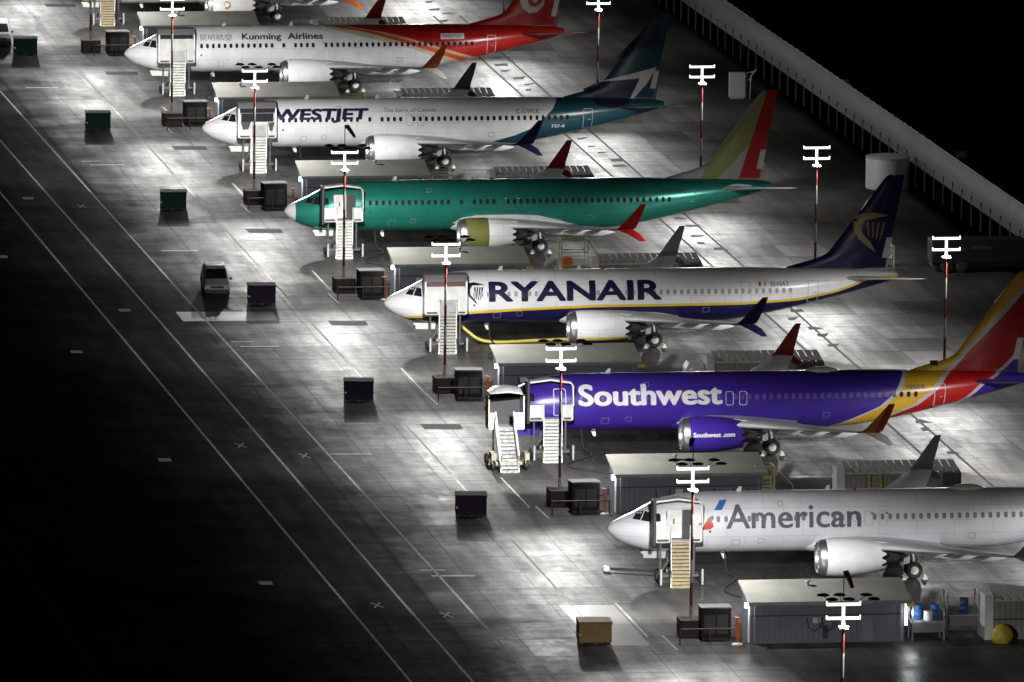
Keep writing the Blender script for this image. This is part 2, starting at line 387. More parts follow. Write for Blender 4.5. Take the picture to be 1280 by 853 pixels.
def ring_decal(outer, inner, surf, off=.009):
    def sub(p):
        o = []
        for (xa, za), (xb, zb) in zip(p, p[1:] + p[:1]):
            o += [(xa + (xb - xa) * k / 10, za + (zb - za) * k / 10) for k in range(10)]
        return o
    outer, inner = sub(outer), sub(inner); b = MB(); n = len(outer)
    b.add([(x, surf(x, z) - off, z) for x, z in outer + inner], [(i, (i + 1) % n, n + (i + 1) % n, n + i) for i in range(n)])
    return b
def airfoil_ring(le, chord, th, axis, n=10, camber=0.0):
    """closed ring; axis 'z' = thickness in z (wing), 'y' = thickness in y (fin)"""
    ring = []
    ts = [.5 * (1 - math.cos(PI * k / n)) for k in range(n + 1)]
    for t in reversed(ts): ring.append((t, af(t) * th))
    for t in ts[1:-1]: ring.append((t, -af(t) * th * (.8 if axis == 'z' else 1)))
    out = []
    for t, d in ring:
        if axis == 'z': out.append((le[0] + t * chord, le[1], le[2] + d * chord))
        else: out.append((le[0] + t * chord, le[1] + d * chord, le[2]))
    return out
WST = [(.9, 12.9, 9.0, 2.00, .13), (1.9, 13.6, 7.9, 2.08, .13), (3.4, 15.0, 6.4, 2.24, .125), (5.2, 16.5, 4.95, 2.44, .12), (9.0, 18.6, 3.75, 2.86, .11), (13.0, 20.9, 2.6, 3.32, .105), (16.5, 22.95, 1.62, 3.72, .10)]
def engine_rings(): pass

def aircraft(org, label, S):
    """S: scheme dict"""
    A = thing('airliner', label, 'airplane', (org[0], org[1], 0), 0, 'airliners parked in the row')
    body = S['body']
    b = MB(); rings = []; n = 48
    xs = []
    for a, c in zip(FUS, FUS[1:]):
        k = max(1, int((c[0] - a[0]) / .8)); xs += [a[0] + (c[0] - a[0]) * i / k for i in range(k)]
    xs.append(FUS[-1][0])
    for x in xs:
        top, bot, hw = fsec(x); zc, h = (top + bot) / 2, (top - bot) / 2
        rings.append([(x, hw * math.cos(2 * PI * k / n), zc + h * math.sin(2 * PI * k / n)) for k in range(n)])
    b.loft(rings); fus = b.build('fuselage', body, A, 60)
    if S.get('radome'):
        r = MB(); rr = []
        for x in (0, .12, .4, .8):
            top, bot, hw = fsec(x); zc, h = (top + bot) / 2, (top - bot) / 2
            rr.append([(x - .012, (hw + .012) * math.cos(2 * PI * k / n), zc + (h + .012) * math.sin(2 * PI * k / n)) for k in range(n)])
        r.loft(rr); r.build('radome', S['radome'], A, 60)
    # cockpit glazing: panels on the near side and the front
    for poly in ([(2.02, 3.74), (2.62, 3.68), (2.62, 4.24), (2.34, 4.30)], [(2.68, 3.68), (3.26, 3.72), (3.24, 4.20), (2.68, 4.24)], [(1.50, 3.80), (1.96, 3.75), (2.28, 4.30), (1.90, 4.22)]):
        decal([poly], fus_y, .012, .1, .25).build('cockpit_window', M_glass, A)
        q = decal([poly], fus_y, .012, .1, .25); q.v = [(x, -y, z) for x, y, z in q.v]; q.build('cockpit_window', M_glass, A)
    # cabin windows
    ks = list(range(0, 13)) + [14, 16, 17, 18, 19] + list(range(21, 47))
    for k in ks:
        x = 6.45 + .508 * k + (0.1 if k > 20 else 0)
        decal([rrect(x - .125, x + .125, 3.68, 4.06, .10, 3)], fus_y, .014, .2).build('cabin_window', S['win'] if not (S.get('win2') and x > S['win2'][0]) else S['win2'][1], A)
    # doors
    dm = S['door']
    def door(x0, x1, z0, z1, w=.05, name='door'):
        o = ring_decal(rrect(x0, x1, z0, z1, .14), rrect(x0 + w, x1 - w, z0 + w, z1 - w, .12), fus_y, .016).build(name, dm, A)
        decal([[(x0 + .4, z0 + .75), (x0 + .62, z0 + .75), (x0 + .62, z0 + .82), (x0 + .4, z0 + .82)]], fus_y, .017).build('door_handle', S.get('handle', M_grey), o)
    door(4.55, 5.42, 2.72, 4.56); door(31.25, 32.05, 2.85, 4.55)
    for x0 in (16.55, 17.5): door(x0, x0 + .55, 3.30, 4.25, .04, 'exit_hatch')
    if S.get('midexit'): door(26.2, 26.95, 2.95, 4.55)
    for k, (px, pz, pw, ph) in enumerate(((7.9, 2.05, .55, .45), (9.6, 2.2, .42, .36), (23.4, 2.3, .5, .4), (10.9, 4.6, .35, .3))):
        px += S.get('jit', 0)
        ring_decal(rrect(px, px + pw, pz, pz + ph, .06), rrect(px + .03, px + pw - .03, pz + .03, pz + ph - .03, .05), fus_y, .011).build('access_panel', mat('panel_line', (.22, .22, .23), .5), A, 0)
    decal([[(6.35, 3.0), (6.5, 3.0), (6.5, 3.14), (6.35, 3.14)]], fus_y, .012).build('static_port', M_dark, A)
    # belly fairing
    b = MB(); rr = []
    for i in range(15):
        t = i / 14; x = 11.6 + 11.4 * t; k = math.sin(PI * t) ** .45 if 0 < t < 1 else .02
        rr.append([(x, 2.02 * k * math.cos(2 * PI * q / 32), 2.05 + (.93 if math.sin(2 * PI * q / 32) < 0 else .70) * k * math.sin(2 * PI * q / 32)) for q in range(32)])
    b.loft(rr); b.build('belly_fairing', S.get('fairing', S['wing']), A, 60)
    # wings
    for sg in (-1, 1):
        b = MB(); b.loft([airfoil_ring((le, sg * y, z), c, th, 'z', 12) for y, le, c, z, th in WST])
        W = b.build('wing', S['wing'], A, 50)
        b = MB(); b.loft([airfoil_ring((22.95, sg * 16.5, 3.72), 1.6, .09, 'z'), airfoil_ring((23.3, sg * 16.95, 3.86), 1.4, .09, 'z'), airfoil_ring((23.6, sg * 17.25, 4.2), 1.2, .08, 'y'), airfoil_ring((24.25, sg * 17.55, 5.0), .85, .07, 'y'), airfoil_ring((24.95, sg * 17.82, 5.86), .42, .07, 'y')])
        b.loft([airfoil_ring((23.25, sg * 16.9, 3.80), 1.25, .08, 'z'), airfoil_ring((24.05, sg * 17.15, 3.45), 1.0, .07, 'y'), airfoil_ring((25.0, sg * 17.5, 2.95), .42, .07, 'y')])
        b.build('winglet', S['winglet_near'] if sg < 0 else S['winglet_far'], W, 50)
        for y, x, z, L in ((6.2, 19.3, 2.28, 3.4), (9.2, 20.2, 2.66, 3.0), (12.2, 21.4, 3.02, 2.5)):
            b = MB(); b.loft([[(x + L * t, sg * y + .17 * s * math.cos(2 * PI * k / 12), z - .22 + .1 * t + .27 * s * math.sin(2 * PI * k / 12)) for k in range(12)] for t, s in ((0, .05), (.12, .6), (.35, 1), (.6, .95), (.85, .5), (1, .06))])
            b.build('flap_fairing', S['wing'], W, 50)
        b = MB(); b.box(18.0, 20.2, sg * 4.4 - .01, sg * 4.4 + .01, 2.7, 2.72)
        # engine
        cy = sg * 4.83; cz = 1.80
        b = MB(); n2 = 48
        prof = [(13.42, 1.20), (13.9, 1.25), (14.7, 1.265), (15.5, 1.22), (16.3, 1.10), (16.95, .985)]
        rr = []
        for x, r in prof: rr.append([(x, cy + r * math.cos(2 * PI * k / n2), cz + r * math.sin(2 * PI * k / n2)) for k in range(n2)])
        rr.append([(17.0 + (.28 if k % 4 in (1, 2) else 0), cy + (.975 - .06 * (k % 4 in (1, 2))) * math.cos(2 * PI * k / n2), cz + (.975 - .06 * (k % 4 in (1, 2))) * math.sin(2 * PI * k / n2)) for k in range(n2)])
        b.loft(rr, False, False)
        b.lathe([(17.0, .95), (16.2, .90), (15.5, .86)], (0, cy, cz), 'x', n2)
        E = b.build('engine', S['engine'], A, 50)
        b = MB(); b.lathe([(13.42, 1.20), (13.15, 1.15), (12.98, 1.07), (12.90, .99), (12.95, .92), (13.2, .885), (13.6, .88)], (0, cy, cz), 'x', n2); b.build('inlet_lip', M_lip, E, 60)
        b = MB(); b.lathe([(13.6, .88), (14.3, .86)], (0, cy, cz), 'x', n2); b.lathe([(14.3, .86), (14.25, .28), (13.9, .12), (13.8, .0)], (0, cy, cz), 'x', n2); b.build('fan', M_dark, E, 50)
        b = MB(); b.lathe([(15.8, .74), (16.8, .68), (17.6, .56), (18.2, .44), (18.15, .40), (17.6, .38)], (0, cy, cz), 'x', 32); b.lathe([(17.6, .3), (18.4, .24), (18.9, .03)], (0, cy, cz), 'x', 24); b.build('exhaust_core', mat('exhaust_metal', (.10, .095, .09), .4, .7), E, 50)
        b = MB(); b.loft([[(14.6, cy - .06, cz + 1.2), (14.6, cy + .06, cz + 1.2), (14.6, cy + .06, cz + 1.25), (14.6, cy - .06, cz + 1.25)],
                          [(16.5, cy - .2, cz + .7), (16.5, cy + .2, cz + .7), (16.5, cy + .2, 2.85), (16.5, cy - .2, 2.85)],
                          [(19.6, cy - .12, cz + .42), (19.6, cy + .12, cz + .42), (19.6, cy + .1, 2.5), (19.6, cy - .1, 2.5)]]); b.build('pylon', S.get('pylon', S['wing']), E, 30)
        # main gear
        b = MB(); b.tube([(19.6, sg * 2.86, .55), (19.6, sg * 2.8, 1.2), (19.4, sg * 2.6, 2.2)], [.09, .13, .16], 12); b.tube([(19.6, sg * 2.45, .57), (19.6, sg * 3.25, .57)], .1, 10)
        b.tube([(19.6, sg * 2.8, 1.1), (19.0, sg * 1.6, 2.0)], .07, 8); b.tube([(19.75, sg * 2.86, .8), (20.05, sg * 2.86, 1.2), (19.7, sg * 2.82, 1.5)], .04, 8)
        G = b.build('main_gear', M_steel, A, 40)
        b = MB(); b.box(18.95, 19.35, sg * 3.02 - .02, sg * 3.02 + .02, .95, 2.15); b.build('gear_door', S['wing'], G, 0)
        for y in (2.52, 3.20):
            b = MB(); b.lathe([(-.17, .30), (-.19, .40), (-.17, .50), (-.10, .555), (0, .565), (.10, .555), (.17, .50), (.19, .40), (.17, .30)], (19.6, sg * y, .565), 'y', 32, 0, True, True); b.build('tyre', M_rubber, G, 40)
            b = MB(); b.lathe([(-.20, .02), (-.20, .20), (-.18, .27), (.18, .27), (.20, .20), (.20, .02)], (19.6, sg * y, .565), 'y', 24, 0, True, True); b.build('hub', M_offw, G, 40)
        # tailplane
        b = MB(); b.loft([airfoil_ring((33.6, sg * .5, 4.52), 3.9, .10, 'z'), airfoil_ring((34.1, sg * 1.0, 4.58), 3.55, .10, 'z'), airfoil_ring((36.0, sg * 4.2, 5.02), 2.3, .09, 'z'), airfoil_ring((37.75, sg * 7.0, 5.40), 1.28, .08, 'z'), airfoil_ring((38.1, sg * 7.17, 5.43), .9, .05, 'z')])
        b.build('tailplane', S['stab'], A, 50)
    # nose gear
    b = MB(); b.tube([(4.0, 0, .35), (4.0, 0, 1.0), (4.05, 0, 1.9)], [.06, .09, .11], 12); b.tube([(4.0, -.28, .35), (4.0, .28, .35)], .06, 8); b.tube([(4.0, 0, .9), (4.9, 0, 1.6)], .05, 8)
    G = b.build('nose_gear', M_steel, A, 40)
    for y in (-.2, .2):
        b = MB(); b.lathe([(-.1, .18), (-.11, .26), (-.07, .33), (0, .345), (.07, .33), (.11, .26), (.1, .18)], (4.0, y, .345), 'y', 24, 0, True, True); b.build('tyre', M_rubber, G, 40)
        b = MB(); b.lathe([(-.115, .02), (-.11, .17), (.11, .17), (.115, .02)], (4.0, y, .345), 'y', 20, 0, True, True); b.build('hub', M_offw, G, 40)
    for y in (-.42, .42):
        b = MB(); b.prism([(2.2, 1.62), (3.8, 1.56), (3.75, 1.12), (2.35, 1.16)], 'y', y - .02, y + .02); b.build('nose_gear_door', S.get('ngdoor', M_offw), A, 0)
    # fin, rudder, tab
    def fin_part(name, lo, hi, m, zlo=5.0, zhi=12.1):
        b = MB(); rr = []
        zs = [5.0, 5.2, 5.36, 5.5, 5.7, 5.9, 6.1, 6.3, 6.5, 7, 7.5, 8, 8.5, 9, 9.5, 10, 10.5, 11, 11.5, 11.9, 12.1]
        zs = [z for z in zs if zlo <= z <= zhi]
        for z in zs:
            a, c = lo(z), hi(z); sq = .35 if z >= 12.1 else 1
            if z >= 12.05: a += .15
            up = [(a + (c - a) * .5 * (1 - math.cos(PI * k / 12))) for k in range(13)]
            rr.append([(x, -fin_t(x, z) * sq, z) for x in up] + [(x, fin_t(x, z) * sq, z) for x in reversed(up)])
        b.loft(rr); return b.build(name, m, A, 50)
    fin_part('tail_fin', finLE, finH, S['fin']); ru = fin_part('rudder', lambda z: finH(z) + .012, finTE, S.get('rudder', S['fin']), 5.2)
    b = MB(); b.prism([(37.02, 5.95), (37.45, 5.95), (37.78, 7.45), (37.35, 7.45)], 'y', -.10, .10); b.build('rudder_tab', M_offw, ru, 0)
    # small aerials
    b = MB()
    for x in (8.4, 14.2): b.prism([(x, 5.34), (x + .35, 5.34), (x + .38, 5.68), (x + .2, 5.68)], 'y', -.02, .02)
    b.build('aerial', M_offw, A, 0)
    b = MB(); b.prism([(7.4, 1.46), (7.75, 1.46), (7.82, .98), (7.62, .98)], 'y', -.025, .025); b.build('drain_mast', M_white, A, 0)
    b = MB(); b.lathe([(0, .16), (.08, .15), (.15, .08), (.17, .0)], (16.2, 0, 5.33), 'z', 16); b.build('beacon', M_red, A, 50)
    if S.get('satcom'):
        b = MB(); b.loft([[(22.2 + 2.8 * t, .55 * s * math.cos(2 * PI * k / 20), 5.22 + .42 * s * max(-.3, math.sin(2 * PI * k / 20))) for k in range(20)] for t, s in ((0, .05), (.12, .55), (.35, .95), (.6, 1), (.85, .65), (1, .05))]); b.build('satcom_radome', S['satcom'], A, 60)
    return A
def titles(A, txt, x0, x1, z0, z1, m, bold=.01, name='title_lettering', surf=fus_y, **k):
    return lettering(txt, x0, x1, z0, z1, surf, bold, **k).build(name, m, A, 0, fixn=False)
def paint(A, polys, m, name, surf=fus_y, off=.010, dx=.4): return decal(polys, surf, off, .14, dx).build(name, m, A, 0)

navy = (.014, .010, .070); NAVY = mat('navy_lettering', (.011, .008, .045), .4, spec=.3)
def plain(name, c, rough=.32): return livery(name, c, rough=rough)
ORG = {'H': (-2.3, 189.8), 'K': (-1.85, 142.47), 'W': (-1.10, 95.20), 'G': (-.67, 47.76), 'R': (.35, .61), 'S': (.50, -47.29), 'A': (1.115, -95.91)}

# -- farthest aircraft, mostly above the frame
hb = livery('cream_white_livery', (.74, .73, .70), xbands=[([(1.4, 27), (5.4, 30), (12, 36)], (.55, .16, .03))])
H = aircraft(ORG['H'], 'white airliner mostly cut off by the top edge of the photo', dict(body=hb, wing=M_wing, winglet_near=M_orange, winglet_far=M_red, engine=M_white, stab=M_offw, fin=hb, win=M_win, door=M_grey))
def eng_y(x, z): return -4.83 - math.sqrt(max(.01, 1.262 ** 2 - (z - 1.8) ** 2))
gold = mat('gold_emblem', (.42, .25, .07), .4)
sw = [(14.65 + .36 * math.cos(a) * r, 1.95 + .36 * math.sin(a) * r) for a, r in [(math.radians(q), 1 - .0013 * q) for q in range(200, -121, -20)]]
swi = [(14.62 + .36 * math.cos(a) * r * .68, 1.98 + .36 * math.sin(a) * r * .55) for a, r in [(math.radians(q), 1 - .001 * q) for q in range(200, -121, -20)]]
b_ = MB(); n_ = len(sw); b_.add([(x, eng_y(x, z) - .012, z) for x, z in sw + swi], [(i, i + 1, n_ + i + 1, n_ + i) for i in range(n_ - 1)]); b_.build('engine_emblem', gold, H, 0)

# -- Kunming
KR = (.46, .018, .012); KO = (.62, .10, .03); KB = (.60, .52, .40)
c1 = [(5.6, 16.6), (5.3, 17.3), (4.8, 19.2), (4.3, 21.4), (3.4, 25.0), (2.34, 27.5), (1.5, 29.2)]
def shift(c, d): return [(z, x + d) for z, x in c]
kun = livery('white_red_livery', (.76, .76, .78), xbands=[(c1, KB), ([(5.6, 16.9), (5.2, 18.5), (4.9, 20.6), (4.0, 24.0), (3.0, 27.0), (2.3, 29.0), (1.5, 31)], KO),
     ([(5.6, 17.3), (5.2, 19.6), (4.9, 21.6), (4.3, 24.0), (3.3, 27.3), (2.5, 29.7), (2.0, 31)], (.62, .42, .25)), ([(5.6, 17.6), (5.2, 20.0), (4.9, 22.1), (4.3, 24.7), (3.3, 28.0), (2.5, 30.6), (2.0, 32)], KR)], rough=.26)
kred = plain('red_fin_paint', KR, .26)
kwl = livery('orange_red_winglet', (.62, .13, .03), zbands=[([(0, 3.75), (45, 3.75)], (.75, .72, .70))])
K = aircraft(ORG['K'], 'white airliner with red tail and small black Kunming Airlines title', dict(body=kun, wing=M_wing, winglet_near=kwl, winglet_far=mat('dark_red_paint', (.25, .02, .02), .4), engine=M_white, stab=mat('red_tailplane', (.30, .03, .025), .35), fin=kred, win=M_win, door=mat('door_line_pale', (.66, .6, .58), .4)))
blk = mat('black_lettering', (.018, .018, .022), .4)
titles(K, 'Kunming', 10.0, 13.35, 4.24, 4.84, blk, .03)
titles(K, 'Airlines', 13.95, 16.97, 4.38, 4.86, blk, .03)
titles(K, '昆明航空', 6.35, 9.1, 4.32, 4.82, mat('grey_lettering', (.12, .12, .13), .4), .0)
paint(K, [[(27.2, 4.26), (29.25, 4.26), (29.25, 4.72), (27.2, 4.72)]], M_white, 'registration_panel')
titles(K, 'N5573P', 27.4, 29.05, 4.38, 4.62, blk, .0, 'registration_lettering', off=.016)
swk = [[(34.45 + .9 * t, 7.6 - 1.3 * math.sin(t * 2.2) + .05) for t in [q / 10 for q in range(11)]] + [(35.6 + .75 * math.cos(a), 7.1 + .9 * math.sin(a)) for a in [math.radians(q) for q in range(-30, 121, 15)]] + [(35.2, 7.7), (35.75, 7.35), (35.5, 6.85), (35.0, 7.3)]]
paint(K, [[(34.35, 8.1), (34.3, 7.3), (34.55, 6.6), (35.1, 6.25), (35.8, 6.35), (36.35, 6.9), (36.45, 7.6), (36.2, 7.2), (35.7, 6.8), (35.2, 6.85), (34.95, 7.3), (35.1, 7.9)]], M_offw, 'tail_emblem', fin_y, .02, .4)
paint(K, [[(35.35, 7.25), (35.7, 7.15), (36.0, 7.5), (35.95, 8.0), (35.6, 8.3), (35.7, 7.8)]], M_offw, 'tail_emblem', fin_y, .02, .4)

# -- WestJet
WT = (.013, .070, .105); WN = (.014, .010, .045)
tb = [(1.4, 22.6), (1.96, 24.2), (2.4, 25.6), (2.96, 26.9), (3.87, 28.0), (4.52, 28.7), (5.24, 29.15), (5.8, 29.4), (7, 29.5)]
wj = livery('white_teal_livery', (.76, .76, .78), xbands=[(tb, WT)], rough=.28)
wf = plain('teal_fin_paint', WT, .28)
W = aircraft(ORG['W'], 'white airliner with dark blue-green tail and bold navy WESTJET title', dict(body=wj, wing=M_wing, winglet_near=mat('navy_winglet', (.02, .013, .07), .35), winglet_far=mat('dark_teal_winglet', (.05, .09, .09), .4), engine=M_white, stab=mat('dark_tailplane', (.05, .07, .09), .35), fin=wf, win=M_win, door=mat('door_line_grey', (.40, .43, .46), .4)))
titles(W, 'WESTJET', 5.85, 13.45, 3.66, 4.70, NAVY, .085, shear=.12)
titles(W, 'The Spirit of Canada', 14.7, 19.1, 4.34, 4.72, mat('slate_lettering', (.14, .14, .16), .4), .0, 'slogan_lettering')
titles(W, 'C-GWLK', 25.7, 27.6, 4.22, 4.56, mat('slate_lettering', (.14, .14, .16), .4), .01, 'registration_lettering')
titles(W, '737-8', 28.6, 29.7, 3.02, 3.26, M_white, .01, 'type_lettering')
paint(W, [[(31.4, 5.95), (32.75, 6.52), (36.15, 6.80), (35.30, 5.2), (34.6, 5.15), (32.4, 5.25)]], mat('navy_paint', WN, .3), 'tail_panel', fin_y, .022, .4)
paint(W, [[(32.0, 5.22), (32.6, 5.24), (34.6, 5.16), (35.3, 5.1), (35.0, 4.42), (33.5, 4.5), (32.5, 4.75)]], mat('navy_paint', WN, .3), 'tail_panel', fus_y, .012, .4)
paint(W, [[(32.75, 6.56), (37.55, 7.72), (36.72, 6.33), (35.65, 5.14), (35.36, 5.14), (36.14, 6.82)]], M_white, 'tail_chevron', fin_y, .026, .4)
paint(W, [[(33.6, 8.0), (36.9, 9.6), (37.9, 9.9), (37.3, 11.9), (37.0, 11.4)]], mat('navy_paint', WN, .3), 'tail_panel', fin_y, .022, .4)

# -- unpainted green aircraft
green = livery('green_primer', (.022, .24, .18), rough=.27, metal=.4)
gf = livery('yellow_green_fin', (.50, .51, .50), xbands=[([(5.0, 32.6), (6.0, 32.9), (6.5, 33.25), (12, 37.6)], (.30, .36, .09)), ([(5.0, 33.6), (5.6, 34.3), (6.2, 34.9), (12.0, 40)], (.50, .51, .50))], rough=.4)
olive = livery('olive_cowl', (.13, .14, .035), xbands=[([(0, 15.15), (5, 15.15)], (.66, .67, .68))], rough=.4)
rdr = plain('bright_red_paint', (.55, .02, .012), .3)
M_shim = mat('pale_grey_primer', (.56, .57, .58), .4)
G = aircraft(ORG['G'], 'green unpainted airliner with yellow-green fin and red rudder', dict(body=green, wing=M_shim, winglet_near=mat('bright_red_winglet', (.62, .025, .02), .32), winglet_far=mat('dark_red_winglet', (.30, .02, .02), .4), engine=olive, stab=M_shim, fin=gf, rudder=rdr, win=M_win, door=mat('door_line_green', (.03, .24, .18), .4), radome=M_shim, pylon=M_shim))
titles(G, 'N7850', 29.2, 30.9, 4.35, 4.62, mat('dark_green_lettering', (.01, .06, .05), .4), .01, 'registration_lettering')
paint(G, [[(34.6, 4.75), (35.3, 4.9), (36.6, 4.75), (36.3, 4.45), (34.7, 4.35)]], M_shim, 'tail_patch')
# wing root fillet left pale
paint(G, [[(12.9, 2.15), (13.6, 2.6), (14.8, 2.82), (17.5, 2.85), (19.6, 2.75), (21.2, 2.35), (22.6, 1.95), (20, 1.75), (15, 1.75)]], M_shim, 'wing_root_fillet', fus_y, .012, .5)

# -- Ryanair
RY = (.70, .50, .03)
yl = [(1.5, 1.95), (1.84, 2.10), (5.79, 2.48), (9.81, 2.70), (15.44, 2.90), (21.68, 2.92), (26.45, 2.95), (30.62, 3.15), (33.3, 3.62), (34.49, 4.0), (36, 4.6)]
ry = livery('white_navy_livery', (.76, .76, .78), zbands=[([(x, z + .10) for x, z in yl], RY), ([(x, z - .10) for x, z in yl], navy)], rough=.28)
re_ = livery('white_navy_cowl', (.74, .74, .76), zbands=[([(0, 1.18), (45, 1.18)], RY), ([(0, .98), (45, .98)], navy)], rough=.3)
rf = plain('navy_fin_paint', (.014, .010, .085), .22)
R = aircraft(ORG['R'], 'white airliner with navy belly, yellow stripe and big RYANAIR title', dict(body=ry, wing=M_wing, winglet_near=mat('navy_winglet', (.02, .013, .07), .35), winglet_far=M_grey, engine=re_, stab=M_offw, fin=rf, win=M_wgrey, door=mat('door_line_grey2', (.46, .47, .49), .4), midexit=True))
titles(R, 'RYANAIR', 7.6, 20.24, 3.37, 4.69, NAVY, .10)
harp_w = [[(5.95, 4.62), (6.4, 4.72), (7.25, 4.55), (6.7, 4.50), (6.3, 4.50), (6.12, 4.20), (6.15, 3.85), (6.5, 3.45), (6.68, 3.08), (6.35, 3.40), (6.0, 3.75), (5.88, 4.15)]]
harp_s = [[(6.42 + .19 * k, 4.36), (6.55 + .19 * k, 4.40), (6.50 + .12 * k, 3.62 - .05 * k), (6.43 + .12 * k, 3.52 - .05 * k)] for k in range(4)]
paint(R, harp_w + harp_s, NAVY, 'harp_emblem')
titles(R, 'EI-HAT', 28.45, 29.85, 4.20, 4.50, mat('slate_lettering', (.14, .14, .16), .4), .01, 'registration_lettering')
paint(R, [[(27.55, 4.22), (27.72, 4.22), (27.72, 4.5), (27.55, 4.5)]], mat('flag_green', (.02, .1, .05), .4), 'flag'); paint(R, [[(27.95, 4.22), (28.12, 4.22), (28.12, 4.5), (27.95, 4.5)]], M_orange, 'flag')
fw = [[(34.80, 8.75), (35.1, 9.25), (36.2, 9.35), (37.55, 9.1), (36.4, 8.92), (35.6, 8.75), (35.35, 8.35), (35.5, 7.8), (36.1, 7.15), (36.55, 6.35), (35.9, 6.85), (35.25, 7.35), (34.9, 8.0)]]
fs_ = [[(35.75 + .42 * k, 8.62 - .02 * k), (35.98 + .42 * k, 8.66 - .02 * k), (36.05 + .30 * k, 7.62 - .06 * k), (35.95 + .28 * k, 7.5 - .1 * k)] for k in range(4)]
paint(R, fw, mat('gold_harp', (.40, .30, .12), .4), 'tail_harp', fin_y, .02, .4); paint(R, fs_, mat('dark_gold_harp', (.24, .16, .04), .4), 'tail_harp', fin_y, .02, .4)

# -- Southwest
SB = (.050, .022, .30); SY = (.72, .42, .025); SR = (.50, .015, .012); SS = (.55, .55, .56)
b1 = [(1.4, 23.6), (1.97, 25.1), (3.06, 27.4), (4.05, 28.5), (5.16, 29.1), (5.7, 29.4), (6, 29.5), (12, 29.6)]
b2 = [(1.4, 25.6), (2.19, 27.7), (3.06, 29.7), (4.16, 31.1), (4.99, 31.8), (5.4, 32.45), (6.73, 33.6), (8.94, 35.8), (12.1, 38.6)]
b3 = [(1.4, 26.9), (1.65, 28.0), (2.2, 30.6), (2.65, 32.3), (3.5, 33.6), (4.47, 34.6), (4.9, 35.5), (5.35, 36.2), (7.01, 37.8), (8.5, 39.2), (12, 42)]
so = livery('blue_yellow_red_livery', SB, xbands=[(b1, SS), (shift(b1, .32), SY), (b2, SS), (shift(b2, .42), SR), (b3, SS), (shift(b3, .36), SB)], rough=.28)
sob = plain('blue_cowl_paint', SB, .3)
swl = livery('yellow_red_winglet', (.55, .20, .03), xbands=[([(0, 24.0), (4, 24.2), (7, 25.3)], (.36, .05, .02))], zbands=[([(0, 3.72), (45, 3.72)], (.5, .5, .5))])
S = aircraft(ORG['S'], 'blue airliner with yellow and red striped tail and white Southwest title', dict(body=so, wing=M_wing, winglet_near=swl, winglet_far=mat('rust_winglet', (.30, .05, .04), .4), engine=sob, stab=sob, fin=so, win=mat('window_blue', (.10, .075, .28), .4), win2=(28.9, mat('window_dark', (.02, .022, .028), .35)), door=mat('door_line_white', (.62, .62, .64), .4), ngdoor=sob, fairing=sob, satcom=M_offw))
SWH = mat('white_lettering', (.70, .70, .71), .4)
titles(S, 'Southwest', 6.35, 16.25, 3.42, 4.76, SWH, .085)
titles(S, 'Southwest .com', 13.6, 16.5, 1.80, 2.10, SWH, .022, 'engine_lettering', surf=lambda x, z: -4.83 - math.sqrt(max(.01, (1.275 if x < 15.4 else 1.275 - .14 * (x - 15.4)) ** 2 - (z - 1.8) ** 2)), off=.02)
titles(S, 'N8604L', 29.25, 30.65, 4.22, 4.50, mat('slate_lettering', (.14, .14, .16), .4), .01, 'registration_lettering')
paint(S, [[(31.2, 5.62), (31.75, 5.62), (31.75, 5.95), (31.2, 5.95)]], M_dark, 'flag', fin_y, .02)

# -- American
am = livery('silver_grey_livery', (.68, .68, .73), rough=.36, metal=.15)
amf = livery('striped_fin', (.55, .56, .60), xbands=[([(5, 34.0), (12, 39)], (.40, .03, .03)), ([(5, 35.2), (12, 40.2)], (.06, .10, .30))], rough=.35)
A = aircraft(ORG['A'], 'silver grey airliner with dark American title, nearest in the row', dict(body=am, wing=M_wing, winglet_near=M_grey, winglet_far=mat('dark_grey_winglet', (.22, .23, .25), .4), engine=mat('silver_cowl', (.72, .72, .75), .35), stab=M_grey, fin=amf, win=mat('window_grey', (.16, .17, .19), .5), door=mat('door_line_silver', (.40, .41, .45), .4), ngdoor=M_grey, satcom=M_offw, handle=M_dark))
titles(A, 'American', 7.5, 16.3, 3.24, 4.72, mat('grey_blue_lettering', (.085, .09, .12), .4), .035)
paint(A, [[(6.72, 4.42), (7.12, 4.98), (7.62, 5.03), (7.22, 4.42)]], mat('emblem_blue', (.04, .12, .42), .4), 'flight_emblem')
paint(A, [[(5.95, 3.18), (6.05, 3.55), (6.30, 3.95), (6.62, 4.12), (6.70, 3.90), (6.42, 3.75), (6.60, 3.62), (6.66, 3.40), (6.45, 3.22)]], mat('emblem_red', (.48, .05, .03), .4), 'flight_emblem')

# ------------------------------------------------------------------ light poles
def pole_mat():
    m, t, b = nodes_of('red_white_pole'); N = t.nodes.new; L = t.links.new
    tc = N("ShaderNodeTexCoord"); sp = N("ShaderNodeSeparateXYZ"); L(tc.outputs['Object'], sp.inputs[0])
    d = N("ShaderNodeMath"); d.operation = 'MULTIPLY_ADD'; d.inputs[1].default_value = 1 / 2.9; d.inputs[2].default_value = -7.75 / 2.9 + 4; L(sp.outputs[2], d.inputs[0])
    f = N("ShaderNodeMath"); f.operation = 'FRACT'; L(d.outputs[0], f.inputs[0]); c = N("ShaderNodeMath"); c.operation = 'LESS_THAN'; c.inputs[1].default_value = .5; L(f.outputs[0], c.inputs[0])
    mx = N("ShaderNodeMix"); mx.data_type = 'RGBA'; L(c.outputs[0], mx.inputs[0]); mx.inputs[6].default_value = (.40, .39, .37, 1); mx.inputs[7].default_value = (.15, .020, .016, 1)
    L(mx.outputs[2], b.inputs['Base Color']); b.inputs['Roughness'].default_value = .5
    return m
M_pole = pole_mat(); M_block = mat('dark_ballast', (.032, .015, .015), .6, 0, .3, 1.5, .3)
